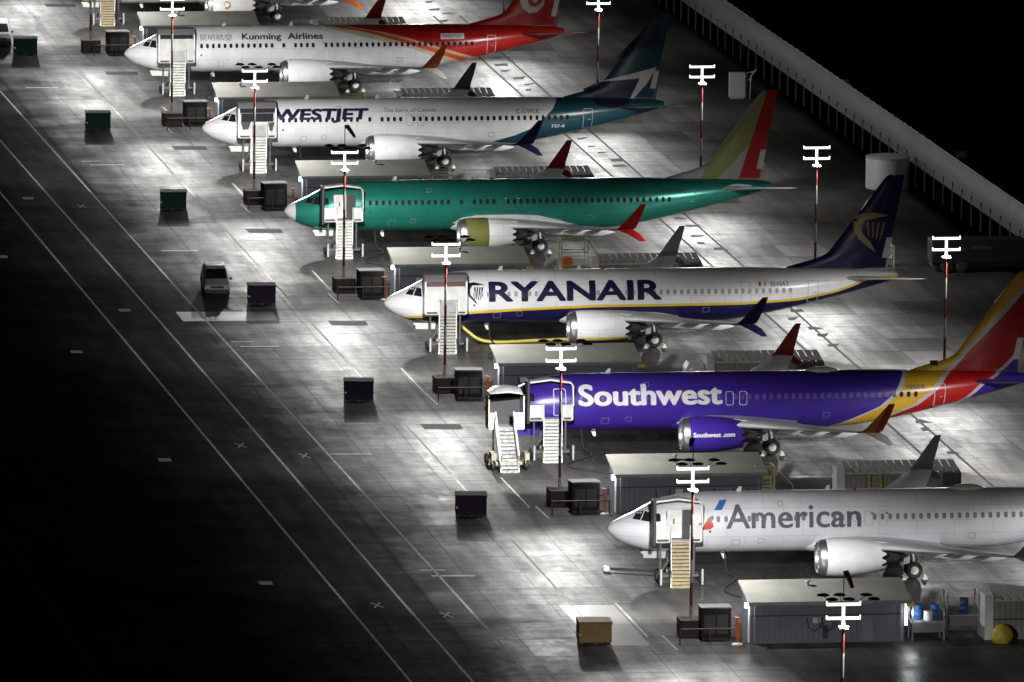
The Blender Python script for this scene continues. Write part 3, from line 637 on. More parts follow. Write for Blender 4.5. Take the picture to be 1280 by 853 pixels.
def area(name, loc, aim, power, size, parent, half=35.5, stretch=1.9):
    l = bpy.data.lights.new(name, 'SPOT'); l.energy = power * 4; l.color = LAMP_COL; l.shadow_soft_size = size; l.spot_size = math.radians(2 * half); l.spot_blend = 1.0
    o = bpy.data.objects.new(name, l); COL.objects.link(o); o.parent = parent; o.location = loc
    o.rotation_euler = Vector(aim).to_track_quat('-Z', 'Y').to_euler(); o.scale = (stretch, 1, 1)
    return o
def downlight(loc, power, parent):
    l = bpy.data.lights.new('downlight', 'AREA'); l.shape = 'DISK'; l.size = .7; l.energy = power; l.color = LAMP_COL
    o = bpy.data.objects.new('downlight', l); COL.objects.link(o); o.parent = parent; o.location = loc
def light_pole(loc, label, nose, group):
    T = thing('light_pole', label, 'light pole', loc, 0, group)
    b = MB(); b.tube([(0, 0, .3 if not nose else 1.0), (0, 0, 9.25)], [.105, .08], 12); b.build('mast', M_pole, T, 40)
    b = MB(); b.box(-.28, .28, -.28, .28, 9.18, 9.30); b.build('collar', M_white, T, 0)
    if nose:
        b = MB(); b.bevbox(-.78, .82, -.8, .8, .0, 1.15, .06); b.tube([(.45, -.82, 1.0), (.75, -.82, .5)], .05, 8); b.build('ballast_block', M_block, T, 0)
    else:
        b = MB(); b.bevbox(-.45, .45, -.45, .45, 0, .45, .05); b.build('ballast_block', M_grey, T, 0)
    for z in (9.80, 10.62):
        b = MB(); b.bevbox(-1.02, 1.02, -.10, .10, z - .075, z + .075, .03)
        for x in (-.99, .99): b.box(x - .035, x + .035, -.05, .05, z + .077, z + .17)
        b.build('lamp_bar', M_bars, T, 0)
    b = MB(); b.box(-.08, .08, -.07, .07, 9.302, 9.722); b.box(-.08, .08, -.07, .07, 9.878, 10.542); b.build('lamp_stem', M_bars, T, 0)
    if nose:
        for dx, dy, z in ((-1.15, .35, 11.12), (-.18, .35, 11.12), (-.75, -.35, 10.98), (.25, -.35, 10.98), (1.40, .35, 11.10), (1.72, -.35, 10.98)):
            b = MB(); b.lathe([(-.05, .10), (-.03, .36), (.03, .36), (.10, .16), (.11, .0)], (dx, dy, z), 'z', 20, 0, True, False)
            b.tube([(dx, dy, z - .04), (dx * .6, 0, 10.75)], .02, 6); b.build('lamp_hood', M_dark, T, 40)
        downlight((.3, 0, 9.5), P_DOWN, T)
        area('floodlight', (-.3, .55, 9.6), NAIM, P_NOSE_N, .35, T, 35.5, 2.4)
        area('floodlight', (-.3, -.55, 9.6), SAIM, P_NOSE_S, .35, T, 28.5, 1.45)
    else:
        downlight((.3, 0, 9.5), P_DOWN, T)
        area('floodlight', (-.3, .55, 9.6), TAIM_N, P_TAIL_N, .35, T, 33, 2.0); area('floodlight', (-.3, -.55, 9.6), TAIM_S, P_TAIL_S, .35, T, 29, 1.5)
    return T
NAIM, SAIM = (.05, 1.3, -1), (-.30, -2.3, -1)
TAIM_N, TAIM_S = (-.30, 1.02, -1), (-.40, -2.2, -1)
gN, gT = 'light poles by the noses', 'light poles behind the tails'
NP = [(-2.6, 214.5, 'added unseen light pole beyond the farthest airliner, outside the top of the photo'), (-1.9, 166.9, 'white lit light pole at the far end, its lamps above the top of the photo'), (-.62, 119.1, 'light pole with lit T lamps in front of the Kunming Airlines nose stairs'),  # first pole is unseen, added to light the far nose-side ground
      (.3, 73.1, 'light pole with lit T lamps in front of the WESTJET door stairs'), (.95, 26.0, 'light pole with lit T lamps before the green airliner stairs'),
      (1.6, -21.5, 'light pole with lit T lamps before the RYANAIR door stairs'), (2.25, -69.4, 'light pole with lit T lamps before the white Southwest door stairs'),
      (2.88, -117.8, 'light pole with lit T lamps before the tan American stairs'), (3.6, -165.5, 'nearest light pole with lit T lamps, in front of the lowest grey shed')]
for x, y, l in NP: light_pole((x, y, 0), l, True, gN)
for x, y, l in [(34.3, 215, 'added unseen light pole behind the farthest tail, outside the top of the photo'), (35.0, 167.7, 'light pole farthest back behind the tails, above the photo'), (35.7, 120.4, 'lit light pole right of the red Kunming Airlines tail'), (36.4, 73.1, 'lit light pole right of the dark WESTJET tail'), (37.06, 25.8, 'lit light pole right of the yellow-green fin'),  # first pole here is unseen too, added for its light
                (37.83, -21.5, 'lit light pole behind the yellow and red Southwest tail'), (38.6, -69.0, 'light pole behind the silver tail, right of the photo edge'), (39.4, -116, 'light pole nearest the viewer behind the tails, outside the photo')]:
    light_pole((x, y, 0), l, False, gT)
# windsocks on three masts
def windsock(loc, label, m, d, Lh):
    T = thing('windsock', label, 'windsock', loc, 0, 'windsocks above the light poles')
    b = MB(); b.tube([(0, 0, 0), (0, 0, 1.55)], .03, 8); b.build('rod', M_dark, T, 40)
    b = MB(); p = [(0, 0, 1.55), (d * .25, -.02, 1.62), (d * .6, -.05, 1.25), (d * 1.0, -.08, 1.55 - Lh)]
    b.tube(p, [.16, .17, .15, .11], 14); b.build('sock', m, T, 40)
M_sock = mat('orange_windsock', (.42, .09, .02), .7); M_sockd = mat('brown_windsock', (.16, .045, .03), .7)
windsock((.95, 26.0, 11.0), 'reddish brown windsock hanging before the WESTJET fuselage', M_sockd, .75, .75)
windsock((3.6, -165.5, 10.9), 'orange windsock above the nearest light pole', M_sock, .5, .85)
windsock((2.88, -117.8, 10.9), 'dark drooping windsock above the pole by the Southwest engine', M_dark, -.25, .35)

# ------------------------------------------------------------------ passenger stairs
M_panel = mat('panel_white', (.52, .52, .51), .5, 0, .2, 1.5)
def stairs(org, label, kind, tread, fr):
    T = thing('passenger_stairs', label, 'airplane stairs', (org[0], org[1], 0), 0, 'passenger stairs at the airplane doors')
    zt = 2.66; xl, xr = 3.72, 4.98; y0, y1 = -2.75, -5.15
    b = MB(); n = 13
    for i in range(n):
        t = (i + .5) / n; y = y0 + (y1 - y0) * t; z = zt * (1 - t) + .02
        b.box(xl + .05, xr - .05, y - .15, y + .12, z - .03, z + .03)
        b.box(xl + .05, xr - .05, y - .145, y - .12, z - .125, z - .032)
    SHR = lambda b: [setattr(b, 'v', [(x + (y - y0) * .15, y, z) for x, y, z in b.v])]
    SHR(b); b.build('steps', tread, T, 0)
    for x in (xl, xr):
        b = MB(); b.prism([(y0, zt + .12), (y0, zt - .3), (y1, 0.05), (y1 - .12, .05), (y1 - .12, .3)], 'x', x - .05, x + .05); SHR(b); b.build('stringer', fr, T, 0)
        b = MB(); b.tube([(x, y1 - .1, .3), (x, y1 - .1, 1.15), (x, y0, zt + 1.0), (x, y0, zt)], .035, 8); b.tube([(x, y1 - .1, .75), (x, y0, zt + .55)], .025, 8); SHR(b); b.build('handrail', fr, T, 40)
    b = MB(); b.box(2.75, 5.7, -2.745, -1.98, zt - .14, zt); b.build('deck', M_grey, T, 0)
    # lower side panels of the platform
    b = MB(); b.box(2.65, xl - .055, -2.86, -2.80, zt - .08, zt + 1.0); b.build('side_panel', M_panel, T, 0)
    b = MB(); b.box(xr + .055, 5.72, -2.86, -2.80, zt - .08, zt + 1.0); b.build('side_panel', M_panel, T, 0)
    for x in (2.68, 5.70):
        b = MB(); b.box(x - .06, x + .06, -2.80, -1.95, zt - .05, zt + 1.05 if kind == 'open' else zt + 2.35); b.build('end_wall', M_offw if kind == 'open' else M_white, T, 0)
    for x0, x1 in ((2.78, 3.55), (5.1, 5.6)):
        b = MB(); b.box(x0, x1, -2.872, -2.862, zt - .02, zt + .12); b.build('vent', M_dark, T, 0)
    # hood
    if kind == 'open':
        if label.split()[0] != 'white' or 'green' in label:
            b = MB(); b.bevbox(3.55, 4.55, -2.12, -2.02, zt + .06, zt + 1.92, .04); b.build('open_door', M_panel, T, 0)
            b = MB(); b.box(4.58, 5.30, -1.93, -1.90, zt + .04, zt + 1.88); b.build('doorway_shade', M_dark, T, 0)  # dark panel paints the unlit cabin behind the open door
            b = MB(); b.box(3.95, 4.05, -2.128, -2.121, zt + 1.0, zt + 1.35); b.build('door_handle', M_dark, T, 0)
        b = MB(); zz = zt + 2.45
        path = [(2.62, -2.82, zt + .9), (2.62, -2.82, zz - .1), (2.75, -2.82, zz + .12), (4.15, -2.82, zz + .28), (5.55, -2.82, zz + .08), (5.74, -2.82, zz - .15), (5.74, -2.82, zt + .9)]
        b.tube(path, .075, 10); b.build('hood_frame', fr, T, 50)
        b = MB(); b.loft([[(2.62, y, zz), (2.75, y, zz + .16), (4.15, y, zz + .32), (5.55, y, zz + .12), (5.74, y, zz - .1), (5.55, y, zz + .08), (4.15, y, zz + .27), (2.75, y, zz + .11)] for y in (-2.80, -1.80)]); b.build('hood_roof', M_grey, T, 0)
        b = MB(); b.bevbox(2.50, 2.72, -3.0, -2.0, zt - .3, zt + 2.7, .06); b.build('bumper_pad', M_dark, T, 0)
    else:
        zz = zt + 2.35
        b = MB(); b.prism([(-2.86, zz), (-2.80, zz + .10), (-2.45, zz + .42), (-1.75, zz + .50), (-1.75, zz)], 'x', 2.6, 5.76); b.build('hood_roof', mat('hood_grey', (.16, .15, .155), .5), T, 0)
        b = MB(); b.box(2.75, 5.62, -2.85, -2.80, zt + 1.002, zz - .38); b.build('front_panel', M_panel, T, 0)
        b = MB(); b.box(xl + .06, xr - .06, -2.848, -2.80, zt + .05, zt + 1.0); b.build('gate', M_steel, T, 0)
        b = MB(); b.box(2.80, 5.56, -2.84, -2.81, zz - .378, zz - .02); b.build('window_band', M_win if kind != 'red' else mat('red_brown_band', (.09, .03, .03), .5), T, 0)
        if kind == 'dark':
            b = MB(); b.prism([(2.82, zt + 1.25), (3.65, zt + 1.25), (3.45, zt + .65), (3.0, zt + .6)], 'y', -2.885, -2.866); b.prism([(5.05, zt + 1.2), (5.6, zt + 1.2), (5.4, zt + .5), (5.2, zt + .5)], 'y', -2.885, -2.866); b.build('tarp', M_dark, T, 0)
            b = MB(); b.box(2.85, 5.5, -2.868, -2.853, zt + 1.25, zz - .40); b.build('window_band', M_win, T, 0)
    # undercarriage
    b = MB()
    for x in (3.1, 5.3):
        b.tube([(x, -2.4, zt - .15), (x, -2.4, .3)], .07, 8); b.tube([(x, -2.4, .5), (4.35, -2.4, zt - .2)], .04, 8)
    b.box(2.9, 5.5, -3.0, -2.2, .35, .5); b.build('chassis', mat('chassis_grey', (.09, .09, .09), .5), T, 0)
    for x in (2.85, 5.55):
        for y in (-2.45, -3.6):
            b = MB(); b.lathe([(-.1, .05), (-.1, .22), (-.06, .28), (.06, .28), (.1, .22), (.1, .05)], (x, y, .28), 'x', 18, 0, True, True); b.build('wheel', M_rubber, T, 40)
        b = MB(); b.box(x - .06, x + .06, -4.3, -4.1, .05, 1.05); b.build('outrigger', M_grey, T, 0)
    return T
whs = mat('white_steps', (.46, .46, .44), .55, 0, .25, 3)
stairs(ORG['K'], 'white closed hood stairs at the Kunming Airlines door', 'closed', whs, M_white)
stairs(ORG['W'], 'white hooded stairs with dark windows and tarps at the WESTJET door', 'dark', whs, M_white)
stairs(ORG['G'], 'white open framed stairs at the green airliner door', 'open', whs, M_offw)
stairs(ORG['R'], 'grey stepped stairs under a dark hood at the RYANAIR door', 'red', mat('grey_steps', (.26, .26, .24), .5), M_offw)
stairs(ORG['S'], 'white open framed stairs at the Southwest front door', 'open', whs, M_white)
stairs(ORG['A'], 'tan stepped stairs with arched frame at the American door', 'open', mat('tan_steps', (.26, .21, .12), .6, 0, .25, 3), M_offw)
stairs(ORG['H'], 'tan stepped stairs at the top left corner of the photo', 'open', mat('tan_steps', (.26, .21, .12), .6, 0, .25, 3), M_offw)
# second, mobile stairs in front of the blue nose
T = thing('mobile_stairs', 'mobile stairs with curved grey hood and yellow drive wheels by the blue nose', 'airplane stairs', (1.0, -53.2, 0), 0)
b = MB()
for i in range(12):
    t = (i + .5) / 12; y = -.4 - 2.6 * t; z = 2.75 * (1 - t) + .02
    b.box(-.62, .5, y - .12, y + .12, z - .03, z + .03); b.box(-.62, .5, y - .118, y - .09, z - .14, z - .032)
b.build('steps', mat('worn_steps', (.30, .31, .29), .5, 0, .5, 4), T, 0)
for x in (-.68, .56):
    b = MB(); b.prism([(-.4, 2.85), (-.4, 2.5), (-3.0, .05), (-3.1, .05), (-3.1, .3)], 'x', x - .04, x + .04); b.build('stringer', M_white, T, 0)
    b = MB(); b.tube([(x, -3.05, .3), (x, -3.05, 1.2), (x, -.4, 3.8), (x, -.4, 2.8)], .05, 8); b.build('handrail', M_white, T, 40)
b = MB(); b.box(-1.15, 1.3, -.398, 1.0, 2.55, 2.72); b.build('deck', M_grey, T, 0)
for x0, x1 in ((-1.15, -.72), (.60, 1.32)):
    b = MB(); b.box(x0, x1, -.44, -.402, 2.6, 3.75); b.build('side_panel', M_panel, T, 0)
b = MB(); b.loft([[(-1.15 - .05, y, 4.7), (-1.1, y, 5.05), (-.6, y, 5.30 + dz), (.2, y, 5.38 + dz), (1.1, y, 5.25 + dz), (1.32, y, 4.9), (1.22, y, 4.88), (1.02, y, 5.13), (.2, y, 5.25), (-.55, y, 5.18), (-1.0, y, 4.95), (-1.08, y, 4.7)] for y, dz in ((-.5, -.25), (-.2, 0), (.5, .08), (1.1, .05))]); b.build('hood_roof', mat('pale_hood', (.5, .5, .5), .35), T, 40)
for x in (-1.14, 1.28):
    b = MB(); b.box(x - .04, x + .04, -.40, 1.0, 2.722, 4.9); b.build('end_wall', mat('cream_panel', (.55, .5, .34), .5) if x < 0 else M_offw, T, 0)
b = MB(); b.box(-1.0, 1.2, .9, .96, 2.722, 4.85); b.build('back_curtain', M_dark, T, 0)
b = MB(); b.bevbox(-.95, .9, -2.4, 1.3, .42, .66, .05); b.tube([(-.7, .4, .7), (-.7, .4, 2.55)], .07, 8); b.tube([(.9, .4, .7), (.9, .4, 2.55)], .07, 8); b.build('chassis', mat('pale_yellow_paint', (.24, .23, .16), .5), T, 0)
for x in (-1.1, 1.2):
    for y in (-1.9, .8):
        b = MB(); b.lathe([(-.12, .05), (-.12, .3), (-.07, .38), (.07, .38), (.12, .3), (.12, .05)], (x, y, .38), 'x', 20, 0, True, True); b.build('wheel', M_rubber, T, 40)
    b = MB(); b.box(x - .16, x + .16, -2.5, -1.3, .78, 1.25); b.tube([(x - .1, -2.5, .6), (x - .1, -2.5, 1.3), (x + .1, -1.9, 1.3)], .04, 6); b.build('fender', mat('pale_yellow_paint', (.24, .23, .16), .5), T, 0)

# ------------------------------------------------------------------ sheds, cabinets, barriers per stand
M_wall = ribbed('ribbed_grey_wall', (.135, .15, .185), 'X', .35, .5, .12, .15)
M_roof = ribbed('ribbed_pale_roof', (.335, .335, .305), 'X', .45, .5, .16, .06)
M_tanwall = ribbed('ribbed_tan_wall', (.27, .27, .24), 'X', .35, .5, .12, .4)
def shed(loc, label, right_lamp=False, q=0):
    rr_ = random.Random(40 + q)
    T = thing('ground_power_shed', label, 'shed', loc, 0, 'grey sheds between the stands')
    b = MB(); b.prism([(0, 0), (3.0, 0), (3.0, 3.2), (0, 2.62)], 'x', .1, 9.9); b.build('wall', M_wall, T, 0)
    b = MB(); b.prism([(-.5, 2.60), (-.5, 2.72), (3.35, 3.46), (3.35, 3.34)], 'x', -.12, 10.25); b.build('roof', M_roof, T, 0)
    b = MB(); b.box(.04, .09, .08, .5, .05, 2.6); b.build('corner_post', M_white, T, 0)
    b = MB(); b.box(.1, 9.9, -.03, -.003, 1.72, 1.80); b.build('wall_rail', M_dark, T, 0)
    xb = 4.7 if q == 7 else rr_.uniform(1.0, 5.5)
    b = MB(); b.box(xb, xb + .35, -.035, -.004, .25, 1.1); b.build('wall_box', M_dark, T, 0)
    b = MB(); b.box(-.1, 10.2, -.60, -.503, 2.50, 2.60); b.build('gutter', mat('gutter_grey', (.25, .25, .24), .5, 0, .4, 2), T, 0)
    for xd in (.35, 9.7): b = MB(); b.tube([(xd, -.55, 2.55), (xd, -.08, 2.35), (xd, -.08, .1)], .04, 8); b.build('downpipe', M_grey, T, 40)
    xv = rr_.uniform(2.0, 8.0)
    b = MB(); b.lathe([(0, .11), (.35, .11), (.36, .2), (.44, .16), (.47, .01)], (xv, 2.2, 3.15), 'z', 14, 0, False, True); b.build('roof_vent', M_grey, T, 40)
    for k in range(3):
        xw = rr_.uniform(.8, 9.2); b = MB(); b.tube([(xw, -.05, 1.6), (xw + .1, -.12, 1.0), (xw + .5, -.12, .75), (xw + .9, -.12, 1.1), (xw + 1.0, -.05, 1.6)], .035, 6); b.build('wall_hose', M_rubber, T, 40)
    xs_ = rr_.uniform(1.5, 6.5); b = MB(); b.box(xs_, xs_ + .5, -.02, -.004, 1.25, 1.6); b.build('sign_plate', M_offw, T, 0)
    b = MB(); b.box(7.2, 7.9, -.05, -.004, .1, 1.65); b.build('cabinet_door', mat('cabinet_grey', (.19, .2, .23), .5), T, 0)
    b = MB(); b.box(9.95, 10.5, -.35, -.2, 2.25, 2.5); b.build('warning_board', M_yellow, T, 0)
    def lampw(x, y, z, p):
        b = MB(); b.bevbox(x - .12, x + .12, y - .12, y + .12, z - .16, z + .16, .03); o = b.build('wall_lamp', M_lampspot, T, 0)
        l = bpy.data.lights.new('wall_light', 'POINT'); l.energy = p; l.shadow_soft_size = .15; l.color = (.95, 1, 1)
        lo = bpy.data.objects.new('wall_light', l); COL.objects.link(lo); lo.parent = T; lo.location = (x - .35, y - .2, z - .1)
    lampw(-.12, .15, 2.42, 45)
    if right_lamp:
        b = MB(); b.bevbox(9.93, 10.08, -.06, .1, 1.0, 2.4, .03); b.build('strip_lamp', M_lampspot, T, 0)
        l = bpy.data.lights.new('wall_light', 'POINT'); l.energy = 60; l.shadow_soft_size = .2; l.color = (.9, .97, 1)
        lo = bpy.data.objects.new('wall_light', l); COL.objects.link(lo); lo.parent = T; lo.location = (10.35, -.25, 1.8)
    return T
def shed2(loc, label, tanw=False):
    T = thing('equipment_shelter', label, 'shelter', loc, 0, 'white ended shelters under the wing tips')
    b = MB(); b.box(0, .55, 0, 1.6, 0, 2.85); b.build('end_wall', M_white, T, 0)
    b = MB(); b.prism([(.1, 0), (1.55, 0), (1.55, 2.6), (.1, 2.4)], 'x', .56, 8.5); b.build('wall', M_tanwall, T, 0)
    b = MB(); b.box(.56, 8.5, .06, .095, 1.25, 1.33); b.build('wall_rail', M_dark, T, 0)
    b = MB(); x = .62
    while x < 8.3:
        b.add([(x, -.2, 2.55), (x + .43, -.2, 2.55), (x + .43, 2.2, 2.92), (x, 2.2, 2.92), (x, -.2, 2.61), (x + .43, -.2, 2.61), (x + .43, 2.2, 2.98), (x, 2.2, 2.98)], [(0, 1, 2, 3), (4, 5, 6, 7), (0, 1, 5, 4), (1, 2, 6, 5), (2, 3, 7, 6), (3, 0, 4, 7)]); x += .52
    b.box(.56, 8.4, -.12, -.04, 2.45, 2.54); b.build('slatted_roof', M_offw, T, 0)
    return T
names = ['above the photo', 'behind the Kunming Airlines nose', 'behind the WESTJET nose', 'behind the green nose', 'behind the RYANAIR nose', 'between the RYANAIR and Southwest noses', 'between the Southwest and American noses', 'below the American engine, nearest the viewer']
SY_ = {7: -120.9, 6: -72.9, 5: -25.4, 4: 22.0, 3: 69.4, 2: 116.8, 1: 164.2}
LX = {7: 6.0, 6: 5.45, 5: 4.85, 4: 4.25, 3: 3.65, 2: 3.0, 1: 2.4}
shl = {7: 'grey shed with pale ribbed roof below the American engine', 6: 'grey shed with pale roof between the Southwest engine and American nose', 5: 'grey shed with pale roof between RYANAIR engine and Southwest nose', 4: 'grey shed with pale roof under the green airliner engine', 3: 'grey shed with pale roof under the WESTJET engine', 2: 'grey shed with pale roof under the Kunming Airlines engine', 1: 'grey shed with pale roof above the Kunming Airlines nose'}
s2l = {7: 'white ended shelter with tan wall at the right edge of the photo', 6: 'white ended slat roofed shelter behind the American fuselage', 5: 'white ended shelter just above the Southwest fuselage', 4: 'shelter with pale roof just above the RYANAIR fuselage by its far winglet', 3: 'shelter just above the green fuselage', 2: 'shelter just above the WESTJET fuselage', 1: 'shelter just above the red Kunming Airlines tail'}
for i in range(1, 8):
    shed((LX[i], SY_[i], 0), shl[i], i == 7, i)
    shed2((LX[i] + 15.0, SY_[i] - .1, 0), s2l[i])
    # dark generator cabinet west of the shed; the paler lid colour paints its lit top edge
    T = thing('generator_cabinet', {7: 'dark cabinet with pale lid left of the shed nearest the viewer', 6: 'dark cabinet with pale lid left of the shed below the Southwest nose', 5: 'dark cabinet with pale lid left of the shed below RYANAIR stairs', 4: 'dark cabinet with pale lid below the green airliner stairs', 3: 'dark cabinet with pale lid below the WESTJET stairs', 2: 'dark cabinet with pale lid below the Kunming Airlines stairs', 1: 'dark cabinet with pale lid below the top left stairs'}[i], 'cabinet', (LX[i] - 2.75 + random.uniform(-.35, .25), SY_[i] + .8 + random.uniform(-.6, .8), 0), random.uniform(-.10, .10), 'dark cabinets beside the sheds')
    b = MB(); b.bevbox(0, 1.9, 0, 1.2, .15, 2.02, .04); b.build('body', mat('cabinet_dark', (.02, .021, .02), .8, spec=.15), T, 0)
    b = MB(); b.box(-.05, 1.95, -.05, 1.25, 2.022, 2.10); b.build('lid', mat('lid_lit_grey', (.16, .16, .16), .6), T, 0)
    b = MB(); b.box(.1, 1.8, .1, 1.1, 0, .148); b.build('skid', M_dark, T, 0)
    for k in range(2):
        b = MB(); b.box(.2 + .8 * k, .9 + .8 * k, -.012, -.003, .4, 1.6); b.build('louvre_panel', M_dark, T, 0)
    T = thing('pipe_barrier', {7: 'low rust pipe barrier in front of the cabinet nearest the viewer', 6: 'low rust pipe barrier below the Southwest stairs', 5: 'low rust pipe barrier below the RYANAIR stairs', 4: 'low pipe barrier below the green airliner stairs', 3: 'low pipe barrier below the WESTJET stairs', 2: 'low pipe barrier below the Kunming Airlines stairs', 1: 'low pipe barrier below the top left stairs'}[i], 'barrier', (LX[i] - 4.9, SY_[i] + .1 + random.uniform(-.8, .2), 0), random.uniform(-.07, .07), 'pipe barriers before the cabinets')
    b = MB(); b.tube([(0.6, 0, .95), (4.5, 0, .95)], .045, 8); b.build('rail', mat('rust_pipe', (.10, .05, .035), .6), T, 40)
    for x in (.6, 2.5, 4.45):
        b = MB(); b.tube([(x, 0, 0), (x, 0, 1.0)], .05, 8); b.build('post', mat('rust_pipe', (.10, .05, .035), .6), T, 40)
    T = thing('safety_post', {7: 'orange safety post at the left end of the nearest shed', 6: 'orange safety post at the left end of the shed before the American nose', 5: 'orange safety post at the left end of the shed before the Southwest nose', 4: 'orange safety post left of the shed before the RYANAIR nose', 3: 'orange safety post left of the shed before the green nose', 2: 'orange safety post left of the shed before the WESTJET nose', 1: 'orange safety post left of the shed before the Kunming Airlines nose'}[i], 'post', (LX[i] - .75, SY_[i] - .3, 0), 0, 'orange posts by the sheds')
    b = MB(); b.tube([(0, 0, .12), (0, 0, 1.75), (-.25, 0, 1.75)], .07, 10); b.build('pipe', M_orange, T, 40)
    b = MB(); b.lathe([(0, .35), (.08, .33), (.14, .12)], (0, 0, 0), 'z', 18, 0, True, True); b.build('base', M_offw, T, 40)
    if i in (7, 5):
        b = MB(); b.bevbox(-.16, .16, -.16, -.085, .5, 1.5, .02); b.build('orange_sleeve', M_orange, T, 0)
# ------------------------------------------------------------------ ballast crates in front of the noses
crate_mats = {'green': mat('dark_green_cover', (.010, .032, .020), .75, 0, .2, 2, .25, 20, .15), 'purple': mat('dark_purple_cover', (.022, .014, .032), .75, 0, .2, 2, .25, 20, .15), 'navy': mat('dark_navy_cover', (.012, .010, .026), .75, 0, .2, 2, .25, 20, .15), 'tan': M_tan}
CR = [(-8.87, 165.4, 'green', 'dark green covered crate beside the white van at the top left edge'), (-8.14, 116.7, 'green', 'dark green covered crate level with the Kunming Airlines nose stairs'), (-7.62, 69.9, 'green', 'dark green covered crate left of the WESTJET nose, third from the top'),
      (-7.08, 20.3, 'purple', 'dark purple covered crate right of the grey van'), (-6.13, -25.1, 'navy', 'dark navy covered crate standing alone left of the RYANAIR stand'), (-5.36, -73.2, 'purple', 'dark purple covered crate below the mobile stairs'), (-4.62, -120.2, 'tan', 'tan covered crate at the bottom of the photo')]
for x, y, c, l in CR:
    T = thing('ballast_crate', l, 'crate', (x, y, 0), -.09 + random.uniform(-.04, .04), 'covered crates before the noses')
    m = crate_mats[c]
    b = MB(); b.bevbox(0, 2.08, 0, 1.75, .12, 1.42, .06)
    for k in range(1, 5): b.box(.42 * k - .02, .42 * k + .02, -.018, -.001, .2, 1.3)
    b.build('cover', m, T, 0)
    b = MB(); b.bevbox(-.03, 2.11, -.03, 1.78, 1.30, 1.46, .04); b.build('lid', m, T, 0)
    b = MB()
    for k in (0.05, .92, 1.75): b.box(k, k + .26, .05, 1.7, 0, .118)
    b.build('skid', M_dark, T, 0)
    b = MB(); b.box(-.06, -.032, .15, .4, .55, .72); b.box(.04, .16, -.03, -.02, .58, .70); b.build('tag', M_offw, T, 0)

# ------------------------------------------------------------------ vans
def van(loc, label, paintm, rz=-.06):
    T = thing('van', label, 'van', loc, rz, 'vans on the apron')
    ST = [(0, .95, .92, .35, .80), (.12, .97, .93, .30, .95), (.7, .98, .90, .28, 1.05), (1.15, .98, .88, .28, 1.14), (1.95, .98, .76, .28, 1.92), (2.4, .98, .75, .28, 2.02), (3.6, .98, .76, .28, 2.05), (4.4, .97, .77, .30, 1.98), (4.62, .95, .80, .36, 1.5)]
    b = MB(); rr = []
    for y, wb, wt, z0, z1 in ST:
        zb = min(z1 - .08, 1.12)
        rr.append([(-wb + .1, y, z0), (wb - .1, y, z0), (wb, y, z0 + .12), (wb, y, zb - .05 if zb > .5 else zb), (wt, y, z1 - .07), (wt - .1, y, z1), (-wt + .1, y, z1), (-wt, y, z1 - .07), (-wb, y, zb - .05 if zb > .5 else zb), (-wb, y, z0 + .12)])
    b.loft(rr); b.build('body', paintm, T, 30)
    b = MB(); b.add([(-.80, 1.20, 1.20), (.80, 1.20, 1.20), (.70, 1.87, 1.86), (-.70, 1.87, 1.86)], [(0, 1, 2, 3)]); b.v = [(x, y - .03, z + .03) for x, y, z in b.v]; b.build('windshield', M_glass, T, 0)
    for sg in (-1, 1):
        def wy(z): return sg * (.985 - (z - 1.07) * .235)
        for y0, y1, ys in ((1.75, 2.55, .35), (2.68, 3.55, 0), (3.68, 4.3, 0)):
            b = MB(); b.add([(wy(1.22) + sg * .012, y0, 1.22), (wy(1.22) + sg * .012, y1, 1.22), (wy(1.78) + sg * .012, y1, 1.78), (wy(1.78) + sg * .012, y0 + ys, 1.78)], [(0, 1, 2, 3)]); b.build('side_window', M_glass, T, 0)
        b = MB(); b.bevbox(sg * 1.02 - .02, sg * 1.02 + .16 * sg + .02, 1.28, 1.42, 1.14, 1.32, .02) if sg > 0 else b.bevbox(sg * 1.02 - .18, sg * 1.02 + .02, 1.28, 1.42, 1.14, 1.32, .02); b.build('mirror', M_dark, T, 0)
        b = MB(); b.bevbox(sg * .72 - .18, sg * .72 + .18, -.02, .08, .70, .88, .03); b.build('headlight', mat('headlight_glass', (.5, .5, .5), .2), T, 0)
        for y in (.85, 3.75):
            b = MB(); b.lathe([(-.12, .1), (-.12, .28), (-.08, .33), (.08, .33), (.12, .28), (.12, .1)], (sg * .86, y, .33), 'x', 24, 0, True, True); w_ = b.build('wheel', M_rubber, T, 40)
            b = MB(); b.lathe([(-.125, .02), (-.125, .19), (.125, .19), (.125, .02)], (sg * .86, y, .33), 'x', 16, 0, True, True); b.build('rim', M_steel, w_, 40)
    b = MB(); b.bevbox(-.93, .93, -.10, .12, .30, .60, .05); b.build('bumper', M_dark, T, 0)
    b = MB(); b.box(-.5, .5, -.015, .02, .66, .84); b.build('grille', M_dark, T, 0)
    b = MB()
    for y in (2.2, 3.8): b.box(-.7, .7, y, y + .06, 2.08, 2.12)
    for x in (-.68, .68): b.box(x - .02, x + .02, 2.1, 4.0, 2.04, 2.079)
    b.build('roof_rack', M_steel, T, 0)
    return T
van((-8.9, 24.2, 0), 'grey minivan facing the viewer on the taxi lane edge', mat('silver_grey_paint', (.50, .50, .49), .3, .2))
van((-9.45, 170.8, 0), 'white van cut off by the left edge of the photo', mat('dull_white_paint', (.42, .42, .41), .4))

